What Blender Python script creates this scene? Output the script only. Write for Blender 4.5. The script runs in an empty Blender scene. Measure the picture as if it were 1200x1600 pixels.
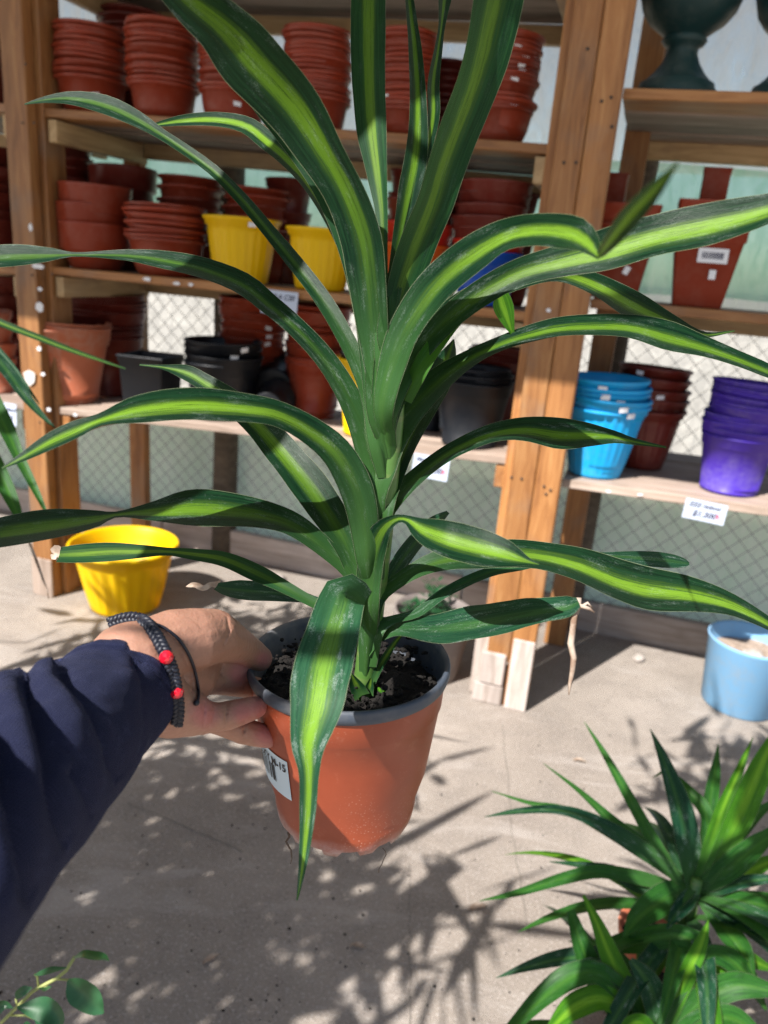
import bpy, bmesh, math, random
from mathutils import Vector, Matrix, noise
random.seed(7)
rad = math.radians
sc = bpy.context.scene
COL = sc.collection

# ------------------------------------------------------------------ camera
CAM_H, PITCH, ROLL, FPX = 1.45, rad(17.8), rad(4.8), 1200.0
FWD = Vector((0, math.cos(PITCH), -math.sin(PITCH)))
_up = Vector((1, 0, 0)).cross(FWD)
RGT = Vector((1, 0, 0)) * math.cos(ROLL) + _up * math.sin(ROLL)
UPV = RGT.cross(FWD)
EYE = Vector((0, 0, CAM_H))
cam = bpy.data.cameras.new('camera')
cam_o = bpy.data.objects.new('camera', cam); COL.objects.link(cam_o)
cam_o.matrix_world = Matrix(((RGT.x, UPV.x, -FWD.x, EYE.x), (RGT.y, UPV.y, -FWD.y, EYE.y), (RGT.z, UPV.z, -FWD.z, EYE.z), (0, 0, 0, 1)))
cam.sensor_fit = 'VERTICAL'; cam.sensor_height = 7.6; cam.sensor_width = 5.7; cam.lens = 5.7
cam.clip_start = 0.02; cam.clip_end = 2000
cam.dof.use_dof = True; cam.dof.focus_distance = 0.56; cam.dof.aperture_fstop = 1.7
sc.camera = cam_o

# ------------------------------------------------------------------ light
SUN_AZ, SUN_EL = rad(43), rad(47)          # direction the light travels: azimuth from +Y towards +X
SUN_D = Vector((math.sin(SUN_AZ) * math.cos(SUN_EL), math.cos(SUN_AZ) * math.cos(SUN_EL), -math.sin(SUN_EL)))
w = bpy.data.worlds.new('World'); sc.world = w; w.use_nodes = True
wn = w.node_tree.nodes; sky = wn.new('ShaderNodeTexSky'); sky.sky_type = 'NISHITA'; sky.sun_disc = False
sky.sun_elevation = SUN_EL; sky.sun_rotation = SUN_AZ + math.pi
w.node_tree.links.new(sky.outputs[0], wn['Background'].inputs[0]); wn['Background'].inputs[1].default_value = 0.068
sl = bpy.data.lights.new('sun', 'SUN'); sl.energy = 5.0; sl.angle = rad(0.53); sl.color = (1.0, 0.955, 0.905)
so = bpy.data.objects.new('sun', sl); COL.objects.link(so); so.rotation_euler = SUN_D.to_track_quat('-Z', 'Y').to_euler()
so.location = (-3, -4, 6)
sc.view_settings.view_transform = 'Standard'; sc.view_settings.look = 'None'; sc.view_settings.exposure = 1.0; sc.view_settings.gamma = 1
sc.cycles.use_denoising = True; sc.cycles.denoiser = 'OPENIMAGEDENOISE'; sc.cycles.denoising_input_passes = 'RGB_ALBEDO_NORMAL'; sc.cycles.denoising_prefilter = 'NONE'
sc.cycles.max_bounces = 8; sc.cycles.diffuse_bounces = 4; sc.cycles.transmission_bounces = 4; sc.cycles.sample_clamp_indirect = 6
sc.cycles.caustics_reflective = False; sc.cycles.caustics_refractive = False

# ------------------------------------------------------------------ pixel / shelf frames
def ray(x, y): return FWD + RGT * ((x - 600) / FPX) + UPV * ((800 - y) / FPX)
def at(x, y, d): return EYE + ray(x, y) * d                        # point at camera depth d
def on_z(x, y, z=0.0):
    r = ray(x, y); return EYE + r * ((z - CAM_H) / r.z)
def project(P):
    v = P - EYE; z = v.dot(FWD); return 600 + FPX * v.dot(RGT) / z, 800 - FPX * v.dot(UPV) / z, z
S0 = Vector((-1.33, 3.0, 0)); SN = Vector((1.86, -0.57, 0)).normalized(); SB = Vector((-SN.y, SN.x, 0))
def S(u, v, z): return S0 + SN * u + SB * v + Vector((0, 0, z))
def on_v(x, y, v):                                                  # pixel -> (u, z, depth) on the vertical plane v behind the shelf front
    r = ray(x, y); t = ((S0 + SB * v - EYE).dot(SB)) / r.dot(SB); P = EYE + r * t
    return (P - S0).dot(SN), P.z, t
SYAW = math.atan2(SN.y, SN.x)

# ------------------------------------------------------------------ materials
MATS = {}
class NT:
    def __init__(s, name):
        s.m = bpy.data.materials.new(name); s.m.use_nodes = True; s.t = s.m.node_tree; s.n = s.t.nodes
        s.b = s.n['Principled BSDF']; s.out = s.n['Material Output']; MATS[name] = s.m
    def new(s, typ, **kw):
        x = s.n.new('ShaderNode' + typ)
        for k, v in kw.items():
            if k.startswith('i_'): x.inputs[k[2:].replace('_', ' ')].default_value = v
            else: setattr(x, k, v)
        return x
    def L(s, a, b): s.t.links.new(a, b)
    def coord(s, kind='Object', scale=(1, 1, 1), rnd=False):
        c = s.new('TexCoord'); mp = s.new('Mapping'); mp.inputs['Scale'].default_value = scale
        s.L(c.outputs[kind], mp.inputs['Vector'])
        if rnd:
            oi = s.new('ObjectInfo'); mu = s.new('VectorMath', operation='SCALE'); mu.inputs[0].default_value = (37, 19, 53)
            s.L(oi.outputs['Random'], mu.inputs['Scale']); s.L(mu.outputs[0], mp.inputs['Location'])
        return mp.outputs[0]
    def noise(s, vec, scale, detail=4, rough=.55, dist=0):
        x = s.new('TexNoise'); x.inputs['Scale'].default_value = scale; x.inputs['Detail'].default_value = detail
        x.inputs['Roughness'].default_value = rough; x.inputs['Distortion'].default_value = dist
        if vec is not None: s.L(vec, x.inputs['Vector'])
        return x.outputs['Fac']
    def ramp(s, fac, stops):
        x = s.new('ValToRGB'); e = x.color_ramp.elements
        while len(e) < len(stops): e.new(.5)
        for q, (p, c) in zip(e, stops): q.position = p; q.color = (*c, 1) if len(c) == 3 else c
        s.L(fac, x.inputs[0]); return x.outputs[0]
    def mix(s, fac, a, b, mode='MIX'):
        x = s.new('Mix', data_type='RGBA', blend_type=mode)
        for v, i in ((fac, 0), (a, 6), (b, 7)):
            if hasattr(v, 'is_linked'): s.L(v, x.inputs[i])
            else: x.inputs[i].default_value = v if i == 0 else (*v, 1)
        return x.outputs[2]
    def math(s, op, a, b=0.0, clamp=False):
        x = s.new('Math', operation=op, use_clamp=clamp)
        for v, i in ((a, 0), (b, 1)):
            if hasattr(v, 'is_linked'): s.L(v, x.inputs[i])
            else: x.inputs[i].default_value = v
        return x.outputs[0]
    def bump(s, h, strength=.3, dist=.01):
        x = s.new('Bump'); x.inputs['Strength'].default_value = strength; x.inputs['Distance'].default_value = dist
        s.L(h, x.inputs['Height']); s.L(x.outputs[0], s.b.inputs['Normal'])
    def col(s, c):
        if hasattr(c, 'is_linked'): s.L(c, s.b.inputs['Base Color'])
        else: s.b.inputs['Base Color'].default_value = (*c, 1)
    def rough(s, r):
        if hasattr(r, 'is_linked'): s.L(r, s.b.inputs['Roughness'])
        else: s.b.inputs['Roughness'].default_value = r
    def translucent(s, fac, color):
        tr = s.new('BsdfTranslucent'); mx = s.new('MixShader'); mx.inputs[0].default_value = fac
        if hasattr(color, 'is_linked'): s.L(color, tr.inputs[0])
        else: tr.inputs[0].default_value = (*color, 1)
        s.L(s.b.outputs[0], mx.inputs[1]); s.L(tr.outputs[0], mx.inputs[2]); s.L(mx.outputs[0], s.out.inputs[0])

def plastic(name, c, rough=.38, dust=.25, trans=0):
    s = NT(name); v = s.coord('Object', rnd=True)
    n1 = s.noise(v, 9, 5); n2 = s.noise(v, 55, 3)
    oi = s.new('ObjectInfo'); var = s.math('MULTIPLY_ADD', oi.outputs['Random'], .3); s.n[-1].inputs[2].default_value = .85
    base = s.mix(1.0, c, (1, 1, 1), 'MULTIPLY'); x = s.n[-1]
    hv = s.new('HueSaturation'); s.L(base, hv.inputs['Color']); s.L(var, hv.inputs['Value'])
    du = s.ramp(s.math('MULTIPLY', n1, s.math('ADD', n2, .3)), [(.36, (0, 0, 0)), (.62, (dust, dust, dust))])
    s.col(s.mix(du, hv.outputs[0], (.42, .37, .31)))
    s.rough(s.ramp(n1, [(.3, (rough,) * 3), (.7, (rough + .22,) * 3)]))
    s.bump(n2, .06, .002); s.b.inputs['Specular IOR Level'].default_value = .32
    if trans: s.translucent(trans, c)
    return s
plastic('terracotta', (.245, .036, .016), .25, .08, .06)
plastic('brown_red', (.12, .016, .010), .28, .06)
plastic('bright_terracotta', (.44, .13, .065), .5, .35)
plastic('yellow', (.86, .56, .002), .32, .02, .25)
plastic('black', (.006, .008, .012), .36, .012)
plastic('cyan', (.010, .38, .78), .35, .14, .15)
plastic('blue', (.006, .07, .42), .35, .15, .08)
plastic('red', (.55, .025, .012), .35, .12, .1)
plastic('orange', (.62, .10, .008), .35, .12, .1)
plastic('purple', (.070, .032, .40), .36, .16, .08)
plastic('pale_blue', (.20, .42, .66), .55, .3)
plastic('urn_green', (.009, .038, .040), .36, .07)
plastic('grey_rim', (.055, .070, .095), .40, .30)
plastic('grey_pot', (.20, .17, .16), .6, .5)

def wood(name, c1, c2, c3, rough=.6, worn=.35):
    s = NT(name); v = s.coord('Object', (1.2, 12, 12), rnd=True); v2 = s.coord('Object', (1, 1, 1), rnd=True)
    g = s.noise(v, 3.2, 8, .65, .9); g2 = s.noise(v, 13, 4, .6); k = s.noise(v2, 5, 5)
    c = s.ramp(g, [(.28, c1), (.5, c2), (.75, c3)])
    wx = s.new('TexWave', wave_type='BANDS', bands_direction='Y'); wx.inputs['Scale'].default_value = .16; wx.inputs['Distortion'].default_value = 7
    wx.inputs['Detail'].default_value = 3; s.L(v, wx.inputs['Vector'])
    c = s.mix(s.ramp(wx.outputs['Fac'], [(.6, (0, 0, 0)), (1.0, (.28, .28, .28))]), c, tuple(x * .6 for x in c1))
    c = s.mix(s.ramp(k, [(.52, (0, 0, 0)), (.72, (worn,) * 3)]), c, (.20, .155, .12))
    oi = s.new('ObjectInfo'); hv = s.new('HueSaturation'); s.L(c, hv.inputs['Color']); vv = s.math('MULTIPLY_ADD', oi.outputs['Random'], .5)
    s.n[-1].inputs[2].default_value = .75; s.L(vv, hv.inputs['Value']); s.col(hv.outputs[0])
    s.rough(rough); s.bump(s.math('ADD', g, g2), .35, .004); return s
wood('pine', (.19, .072, .020), (.34, .148, .046), (.47, .245, .092), .55, .5)
wood('pale_pine', (.30, .19, .09), (.44, .30, .15), (.55, .40, .22))
wood('plank_grey', (.22, .16, .12), (.34, .26, .21), (.46, .37, .31), .75, .5)
wood('washed_wood', (.30, .24, .20), (.46, .39, .35), (.60, .53, .49), .8, .45)
wood('dark_post', (.05, .038, .028), (.10, .078, .058), (.17, .135, .10), .8, .5)

s = NT('concrete')
v = s.coord('Object'); a = s.noise(v, 1.3, 6, .6); b = s.noise(v, 7, 7, .65, .4); c = s.noise(v, 140, 3, .6); d = s.noise(v, 420, 2)
base = s.ramp(a, [(.3, (.245, .206, .172)), (.5, (.325, .279, .238)), (.7, (.415, .360, .312))])
base = s.mix(s.ramp(b, [(.45, (0, 0, 0)), (.72, (.55, .55, .55))]), base, (.20, .172, .15))
vo = s.new('TexVoronoi', feature='F1'); vo.inputs['Scale'].default_value = 95; s.L(v, vo.inputs['Vector'])
spk = s.ramp(vo.outputs['Distance'], [(.10, (1, 1, 1)), (.24, (0, 0, 0))])
base = s.mix(s.math('MULTIPLY', spk, s.ramp(b, [(.36, (.1, .1, .1)), (.55, (.7, .7, .7))])), base, (.085, .074, .064))
base = s.mix(s.ramp(c, [(.54, (0, 0, 0)), (.70, (.75, .75, .75))]), base, (.55, .50, .46))
base = s.mix(s.ramp(d, [(.36, (.45, .45, .45)), (.52, (0, 0, 0))]), base, (.15, .13, .115))
st = s.noise(s.coord('Object', (1, 3.2, 1)), 2.1, 5, .6, 1.2)
base = s.mix(s.ramp(st, [(.54, (0, 0, 0)), (.68, (.45, .45, .45))]), base, (.46, .415, .38))
s.col(base); s.rough(.88); s.bump(s.math('ADD', s.math('MULTIPLY', c, .5), s.math('MULTIPLY', d, .7)), .9, .005)
s = NT('earth'); v = s.coord('Object'); s.col(s.ramp(s.noise(v, .8, 8), [(.3, (.50, .45, .39)), (.7, (.64, .59, .52))])); s.rough(.95)
s = NT('crack'); s.col((.20, .175, .15)); s.rough(.95)
s = NT('dust_paint'); v = s.coord('Object'); s.col(s.ramp(s.noise(v, 60, 4), [(.4, (.5, .47, .43)), (.6, (.72, .70, .66))])); s.rough(.9)

def sheet(name, c1, c2, tr, clear=.78):
    s = NT(name); v = s.coord('Object', (1, 1, .35)); n = s.noise(v, 22, 6, .7, 1.0); m = s.noise(v, 3, 5); f = s.noise(v, 70, 3, .7)
    c = s.mix(s.ramp(n, [(.3, (0, 0, 0)), (.7, (1, 1, 1))]), c1, c2)
    c = s.mix(s.ramp(m, [(.45, (0, 0, 0)), (.75, (.5, .5, .5))]), c, tuple(x * .72 for x in c1))
    c = s.mix(s.ramp(f, [(.55, (0, 0, 0)), (.75, (.35, .35, .35))]), c, tuple(x * .62 for x in c1))
    s.col(c); s.rough(.6); s.bump(s.math('ADD', n, f), .5, .006); s.translucent(tr, c)
    mx0 = [x for x in s.n if x.bl_idname == 'ShaderNodeMixShader'][0]; tp = s.new('BsdfTransparent'); s.L(c, tp.inputs[0]); mx = s.new('MixShader')
    s.L(s.math('MULTIPLY', s.ramp(n, [(.3, (.55, .55, .55)), (.7, (1, 1, 1))]), clear), mx.inputs[0]); s.L(mx0.outputs[0], mx.inputs[1]); s.L(tp.outputs[0], mx.inputs[2]); s.L(mx.outputs[0], s.out.inputs[0])
sheet('plastic_sheet', (.82, .73, .60), (1.0, .94, .82), .85)  # same film as below, warm tint put in to offset blue sky light
sheet('plastic_sheet_low', (.80, .80, .76), (.98, 1.0, .97), .85)
sheet('green_net', (.40, .66, .50), (.70, .86, .74), .72, .6)
sheet('pale_net', (.76, .92, .70), (.94, .99, .84), .35, .10)
s = NT('galvanised'); s.col((.27, .27, .26)); s.b.inputs['Metallic'].default_value = .6; s.rough(.5)
s = NT('roof_sheet'); s.col((.55, .55, .52)); s.rough(.6); s.translucent(.30, (.65, .65, .6))

def leafmat(name, lime, dark, mid, bright, tr=.18, rough=.20, dusty=.22, base_c=(.045, .120, .030)):
    s = NT(name); uv = s.new('UVMap'); sep = s.new('SeparateXYZ'); s.L(uv.outputs[0], sep.inputs[0])
    u, vv = sep.outputs[0], sep.outputs[1]
    oi = s.new('ObjectInfo'); off = s.math('MULTIPLY', oi.outputs['Random'], 31)
    cmb = s.new('CombineXYZ'); s.L(u, cmb.inputs[0]); s.L(s.math('MULTIPLY', vv, .06), cmb.inputs[1]); s.L(off, cmb.inputs[2])
    st = s.noise(cmb.outputs[0], 26, 6, .8); st2 = s.noise(cmb.outputs[0], 6, 3, .5)
    cmb2 = s.new('CombineXYZ'); s.L(u, cmb2.inputs[0]); s.L(s.math('MULTIPLY', vv, .8), cmb2.inputs[1]); s.L(off, cmb2.inputs[2])
    bl = s.noise(cmb2.outputs[0], 6, 5, .6); sp = s.noise(cmb2.outputs[0], 90, 3, .6)
    dist = s.math('ABSOLUTE', s.math('SUBTRACT', u, .5))
    e = s.math('ADD', dist, s.math('MULTIPLY', s.math('SUBTRACT', st, .5), .55))
    e = s.math('ADD', e, s.math('MULTIPLY', s.math('SUBTRACT', st2, .5), .34))
    band = s.ramp(e, [(.03, (1, 1, 1)), (.05 + .08 * lime, (.85, .85, .85)), (.07 + .10 * lime, (.30, .30, .30)), (.13 + .14 * lime, (0, 0, 0))])
    uv2 = s.new('UVMap', uv_map='Along'); sp2 = s.new('SeparateXYZ'); s.L(uv2.outputs[0], sp2.inputs[0])
    along = s.ramp(s.math('ADD', sp2.outputs[0], s.math('MULTIPLY', s.math('SUBTRACT', st2, .5), .25)), [(.22, (.06, .06, .06)), (.52, (1, 1, 1)), (.86, (1, 1, 1)), (1.0, (.45, .45, .45))])
    crisp = s.ramp(st, [(.38, (.28, .28, .28)), (.46, (1, 1, 1))])
    band = s.math('MULTIPLY', s.math('MULTIPLY', s.math('MULTIPLY', band, along), crisp), lime)
    fine = s.ramp(st, [(.42, (0, 0, 0)), (.60, (1, 1, 1))])
    g = s.mix(s.ramp(sp2.outputs[0], [(.05, (.85, .85, .85)), (.35, (0, 0, 0))]), s.mix(fine, dark, mid), base_c)
    c = s.mix(band, g, s.mix(st2, bright, tuple(min(1, x * 1.35) for x in bright)))
    mar = s.ramp(dist, [(.455, (0, 0, 0)), (.485, (.8, .8, .8))])
    c = s.mix(mar, c, tuple(x * .7 for x in dark))
    hair = s.ramp(dist, [(.488, (0, 0, 0)), (.497, (.6, .6, .6))]); c = s.mix(hair, c, (.30, .36, .20))
    tc = s.ramp(s.math('MULTIPLY', bl, s.math('ADD', sp, .25)), [(.44, (0, 0, 0)), (.62, (dusty, dusty, dusty))])
    c2 = s.mix(tc, c, (.42, .50, .46))
    s.col(c2); s.rough(s.ramp(bl, [(.3, (rough + .06,) * 3), (.7, (rough + .2,) * 3)]))
    s.b.inputs['Specular IOR Level'].default_value = .11
    s.bump(st, .22, .0010)
    s.translucent(tr, s.mix(.5, c, (.10, .20, .02)))
LD, LM, LB = (.0016, .012, .006), (.008, .036, .014), (.10, .20, .012)
leafmat('leaf_strong', .85, LD, LM, (.135, .255, .018))
leafmat('leaf_medium', .75, LD, LM, LB)
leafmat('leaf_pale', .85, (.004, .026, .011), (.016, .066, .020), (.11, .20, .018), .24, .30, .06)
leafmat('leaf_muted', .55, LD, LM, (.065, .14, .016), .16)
leafmat('leaf_front_lit', .95, (.010, .050, .026), (.026, .095, .045), (.15, .29, .022), .18, .30, .6)  # front leaf: sunlit look put into paler greens and whitish edges
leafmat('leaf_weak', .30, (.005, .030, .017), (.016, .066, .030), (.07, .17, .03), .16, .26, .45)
leafmat('leaf_plain', .2, (.012, .060, .012), (.036, .140, .022), (.12, .28, .03), .26, .26, .15)
leafmat('leaf_lime', .55, (.03, .13, .010), (.08, .25, .016), (.22, .44, .03), .35, .28, .1)
s = NT('leaf_dry'); v = s.coord('Object'); s.col(s.ramp(s.noise(v, 90, 4), [(.35, (.24, .15, .10)), (.6, (.55, .45, .36))])); s.rough(.8); s.translucent(.2, (.4, .3, .2))
s = NT('ficus_leaf'); v = s.coord('Object'); s.col(s.ramp(s.noise(v, 60, 4), [(.3, (.012, .06, .022)), (.7, (.03, .12, .045))])); s.rough(.3); s.translucent(.2, (.08, .25, .04))
s = NT('twig'); s.col((.33, .36, .12)); s.rough(.6)
s = NT('tree_leaf'); s.col((.03, .09, .02)); s.rough(.5)
s = NT('bark'); s.col((.12, .085, .06)); s.rough(.9)
s = NT('stem'); v = s.coord('Object', (1, 1, 1)); n = s.noise(v, 40, 4); sep = s.new('SeparateXYZ'); tcx = s.new('TexCoord'); s.L(tcx.outputs['Object'], sep.inputs[0])
wv = s.new('TexWave', wave_type='BANDS', bands_direction='Z'); wv.inputs['Scale'].default_value = 17; wv.inputs['Distortion'].default_value = 2.5; s.L(v, wv.inputs['Vector'])
cc = s.mix(s.ramp(wv.outputs['Fac'], [(.86, (0, 0, 0)), (.97, (.45, .45, .45))]), (.075, .165, .032), (.17, .20, .07)); cc = s.mix(s.ramp(n, [(.4, (0, 0, 0)), (.7, (.6, .6, .6))]), cc, (.04, .12, .02)); s.col(cc); s.rough(.42)
s = NT('soil'); v = s.coord('Object'); s.col(s.ramp(s.noise(v, 160, 6, .7), [(.35, (.004, .003, .002)), (.62, (.012, .008, .006)), (.85, (.035, .024, .019))])); s.rough(.95); s.bump(s.noise(v, 220, 5, .7), 1, .006)
s = NT('sand'); v = s.coord('Object'); s.col(s.ramp(s.noise(v, 60, 6, .7), [(.3, (.22, .16, .12)), (.7, (.45, .36, .29))])); s.rough(.95)
s = NT('stone'); v = s.coord('Object'); s.col(s.ramp(s.noise(v, 50, 5), [(.3, (.30, .26, .23)), (.7, (.52, .47, .43))])); s.rough(.9)
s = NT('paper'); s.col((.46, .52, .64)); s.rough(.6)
s = NT('sticker_blue'); s.col((.50, .62, .72)); s.rough(.4)
s = NT('sticker'); s.col((.72, .73, .76)); s.rough(.5)
s = NT('ink'); s.col((.012, .014, .05)); s.rough(.6)
s = NT('ink_black'); s.col((.008, .008, .01)); s.rough(.6)
s = NT('ink_red'); s.col((.6, .12, .2)); s.rough(.6)
s = NT('nail'); s.col((.03, .025, .022)); s.rough(.6)
s = NT('main_pot'); v = s.coord('Object'); n1 = s.noise(v, 14, 5, .6); n2 = s.noise(v, 95, 6, .75); vo = s.new('TexVoronoi'); vo.inputs['Scale'].default_value = 420; s.L(v, vo.inputs['Vector'])
cc = s.ramp(n1, [(.3, (.22, .040, .015)), (.7, (.30, .060, .023))])
fl = s.math('MULTIPLY', s.ramp(vo.outputs['Distance'], [(.12, (1, 1, 1)), (.30, (0, 0, 0))]), s.ramp(n1, [(.48, (0, 0, 0)), (.66, (.6, .6, .6))]))
cc = s.mix(fl, cc, (.50, .30, .24)); cc = s.mix(s.ramp(n2, [(.58, (0, 0, 0)), (.74, (.28, .28, .28))]), cc, (.42, .18, .12))
sep = s.new('SeparateXYZ'); tcx = s.new('TexCoord'); s.L(tcx.outputs['Object'], sep.inputs[0])
hz = s.math('ADD', sep.outputs[2], s.math('MULTIPLY', s.math('SUBTRACT', n1, .5), .03)); lime = s.ramp(s.math('MULTIPLY', hz, 10), [(.06, (.75, .75, .75)), (.20, (0, 0, 0))])
cc = s.mix(s.math('MULTIPLY', lime, s.ramp(n2, [(.35, (.25, .25, .25)), (.6, (1, 1, 1))])), cc, (.45, .40, .40)); s.col(cc); s.rough(.42); s.bump(n2, .1, .001)
s = NT('skin'); v = s.coord('Object'); n1 = s.noise(v, 22, 4); n2 = s.noise(v, 420, 3, .6); n3 = s.noise(v, 130, 4, .6, .8)
at_ = s.new('Attribute', attribute_name='pink')
cc = s.ramp(n1, [(.3, (.31, .158, .105)), (.7, (.39, .205, .142))]); cc = s.mix(s.math('MULTIPLY', at_.outputs['Fac'], .85), cc, (.44, .155, .145)); cc = s.mix(s.ramp(n3, [(.5, (0, 0, 0)), (.7, (.25, .25, .25))]), cc, (.30, .125, .085))
s.col(cc); s.rough(.48); s.b.inputs['Subsurface Weight'].default_value = .12; s.b.inputs['Subsurface Radius'].default_value = (.008, .003, .0015); s.b.inputs['Subsurface Scale'].default_value = .6
s.bump(s.math('ADD', s.math('MULTIPLY', n3, 1.0), s.math('MULTIPLY', n2, .45)), .55, .0014)
s = NT('navy_knit'); uv = s.new('UVMap'); mp = s.new('Mapping'); mp.inputs['Scale'].default_value = (1, 1, 1); s.L(uv.outputs[0], mp.inputs['Vector'])
def knit(direction, sc_):
    x = s.new('TexWave', wave_type='BANDS', bands_direction=direction); x.inputs['Scale'].default_value = sc_; x.inputs['Distortion'].default_value = 1.2; x.inputs['Detail'].default_value = 1; s.L(mp.outputs[0], x.inputs['Vector']); return x.outputs['Fac']
kn = s.math('MULTIPLY', knit('X', 27), knit('Y', 20)); v = s.coord('Object'); fz = s.noise(v, 900, 3, .7); ln = s.noise(v, 60, 5, .7)
cc = s.mix(kn, (.006, .008, .026), (.030, .035, .088)); cc = s.mix(s.ramp(s.math('MULTIPLY', fz, ln), [(.30, (0, 0, 0)), (.42, (.5, .5, .5))]), cc, (.055, .062, .13)); s.col(cc); s.rough(.95)
s.b.inputs['Specular IOR Level'].default_value = .15; s.b.inputs['Sheen Weight'].default_value = .06; s.b.inputs['Sheen Roughness'].default_value = .5; s.b.inputs['Sheen Tint'].default_value = (.5, .55, .9, 1)
s.bump(s.math('ADD', kn, s.math('MULTIPLY', fz, .6)), .75, .0012)
s = NT('cord'); s.col((.010, .012, .022)); s.rough(.5)
s = NT('bead_red'); s.col((.62, .006, .022)); s.rough(.15); s.b.inputs['Coat Weight'].default_value = .5

# ------------------------------------------------------------------ helpers
def mesh_obj(name, bm, mat, parent=None, smooth=True):
    me = bpy.data.meshes.new(name); bm.normal_update(); bm.to_mesh(me); bm.free()
    if smooth:
        for p in me.polygons: p.use_smooth = True
    o = bpy.data.objects.new(name, me)
    if isinstance(mat, (list, tuple)):
        for m in mat: me.materials.append(MATS[m])
    elif mat: me.materials.append(MATS[mat])
    COL.objects.link(o)
    if parent: o.parent = parent
    return o
def inst(name, me, parent=None):
    o = bpy.data.objects.new(name, me); COL.objects.link(o)
    if parent: o.parent = parent
    return o
def empty(name, loc=(0, 0, 0), rz=0):
    o = bpy.data.objects.new(name, None); COL.objects.link(o); o.location = loc; o.rotation_euler = (0, 0, rz); o.empty_display_size = .05; return o
def tag(o, label=None, cat=None, group=None, kind=None):
    if label: o['label'] = label
    if cat: o['category'] = cat
    if group: o['group'] = group
    if kind: o['kind'] = kind
    return o
def bm_poly(verts, faces):
    bm = bmesh.new(); vs = [bm.verts.new(v) for v in verts]
    for f in faces:
        try: bm.faces.new([vs[i] for i in f])
        except ValueError: pass
    return bm
def lathe(profile, seg=36, flute=0.0, nfl=24, fl_range=(0, 1)):
    """profile of (r, z); optional vertical flutes between two heights"""
    bm = bmesh.new(); rings = []
    for r, z in profile:
        ring = []
        for k in range(seg):
            a = 2 * math.pi * k / seg; rr = r
            if flute and fl_range[0] < z < fl_range[1]: rr = r * (1 + flute * math.cos(a * nfl))
            ring.append(bm.verts.new((rr * math.cos(a), rr * math.sin(a), z)))
        rings.append(ring)
    for i in range(len(rings) - 1):
        for k in range(seg):
            bm.faces.new((rings[i][k], rings[i][(k + 1) % seg], rings[i + 1][(k + 1) % seg], rings[i + 1][k]))
    return bm, rings
def board(name, P0, P1, wdt, thk, wdir, mat, parent, bev=.0025, jitter=0.0):
    """box from P0 to P1 (its centre line), local X along the length, local Y the width"""
    P0, P1 = Vector(P0), Vector(P1); X = (P1 - P0).normalized(); Y = (Vector(wdir) - X * Vector(wdir).dot(X)).normalized(); Z = X.cross(Y); ln = (P1 - P0).length
    bm = bmesh.new(); bmesh.ops.create_cube(bm, size=1)
    bmesh.ops.scale(bm, vec=(ln, wdt, thk), verts=bm.verts)
    if bev: bmesh.ops.bevel(bm, geom=list(bm.edges), offset=bev, segments=1, affect='EDGES')
    o = mesh_obj(name, bm, mat, None, False); c = (P0 + P1) / 2
    mw = Matrix(((X.x, Y.x, Z.x, c.x), (X.y, Y.y, Z.y, c.y), (X.z, Y.z, Z.z, c.z), (0, 0, 0, 1)))
    if parent: o.parent = parent; o.matrix_parent_inverse = Matrix.Identity(4); o.matrix_local = pm(parent).inverted() @ mw
    else: o.matrix_world = mw
    return o
def pm(o): return Matrix.LocRotScale(o.location, o.rotation_euler, o.scale)
def tube(bm, pts, rs, seg=8, cap=True):
    rings = []; n = len(pts)
    prev = None
    for i, P in enumerate(pts):
        T = (pts[min(i + 1, n - 1)] - pts[max(i - 1, 0)]).normalized()
        A = T.orthogonal().normalized() if prev is None else (prev - T * prev.dot(T)).normalized(); prev = A; B = T.cross(A)
        r = rs[i] if isinstance(rs, (list, tuple)) else rs
        rings.append([bm.verts.new(P + (A * math.cos(2 * math.pi * k / seg) + B * math.sin(2 * math.pi * k / seg)) * r) for k in range(seg)])
    for i in range(n - 1):
        for k in range(seg): bm.faces.new((rings[i][k], rings[i][(k + 1) % seg], rings[i + 1][(k + 1) % seg], rings[i + 1][k]))
    if cap:
        bm.faces.new(rings[0][::-1]); bm.faces.new(rings[-1])
def catmull(pts, n):
    """resample a list of tuples smoothly to n samples"""
    m = len(pts); out = []
    P = [tuple(2 * a - b for a, b in zip(pts[0], pts[1]))] + list(pts) + [tuple(2 * a - b for a, b in zip(pts[-1], pts[-2]))]
    ln = [0]
    for i in range(m - 1): ln.append(ln[-1] + math.hypot(pts[i + 1][0] - pts[i][0], pts[i + 1][1] - pts[i][1]) ** .7 + 1e-4)
    for j in range(n):
        t = ln[-1] * j / (n - 1); i = 0
        while i < m - 2 and ln[i + 1] < t: i += 1
        f = (t - ln[i]) / (ln[i + 1] - ln[i]); a, b, c, d = P[i], P[i + 1], P[i + 2], P[i + 3]
        out.append(tuple(.5 * (2 * b[k] + (c[k] - a[k]) * f + (2 * a[k] - 5 * b[k] + 4 * c[k] - d[k]) * f * f + (3 * b[k] - a[k] - 3 * c[k] + d[k]) * f ** 3) for k in range(len(b))))
    return out
def text_bm(txt, size, font_shear=0.0, space=1.0):
    cu = bpy.data.curves.new('t', 'FONT'); cu.body = txt; cu.size = size; cu.shear = font_shear; cu.space_character = space; cu.resolution_u = 3; cu.offset = size * .022; cu.align_x = 'LEFT'
    o = bpy.data.objects.new('t', cu); me = o.to_mesh(); bm = bmesh.new(); bm.from_mesh(me); o.to_mesh_clear(); bpy.data.objects.remove(o); bpy.data.curves.remove(cu)
    return bm

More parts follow.
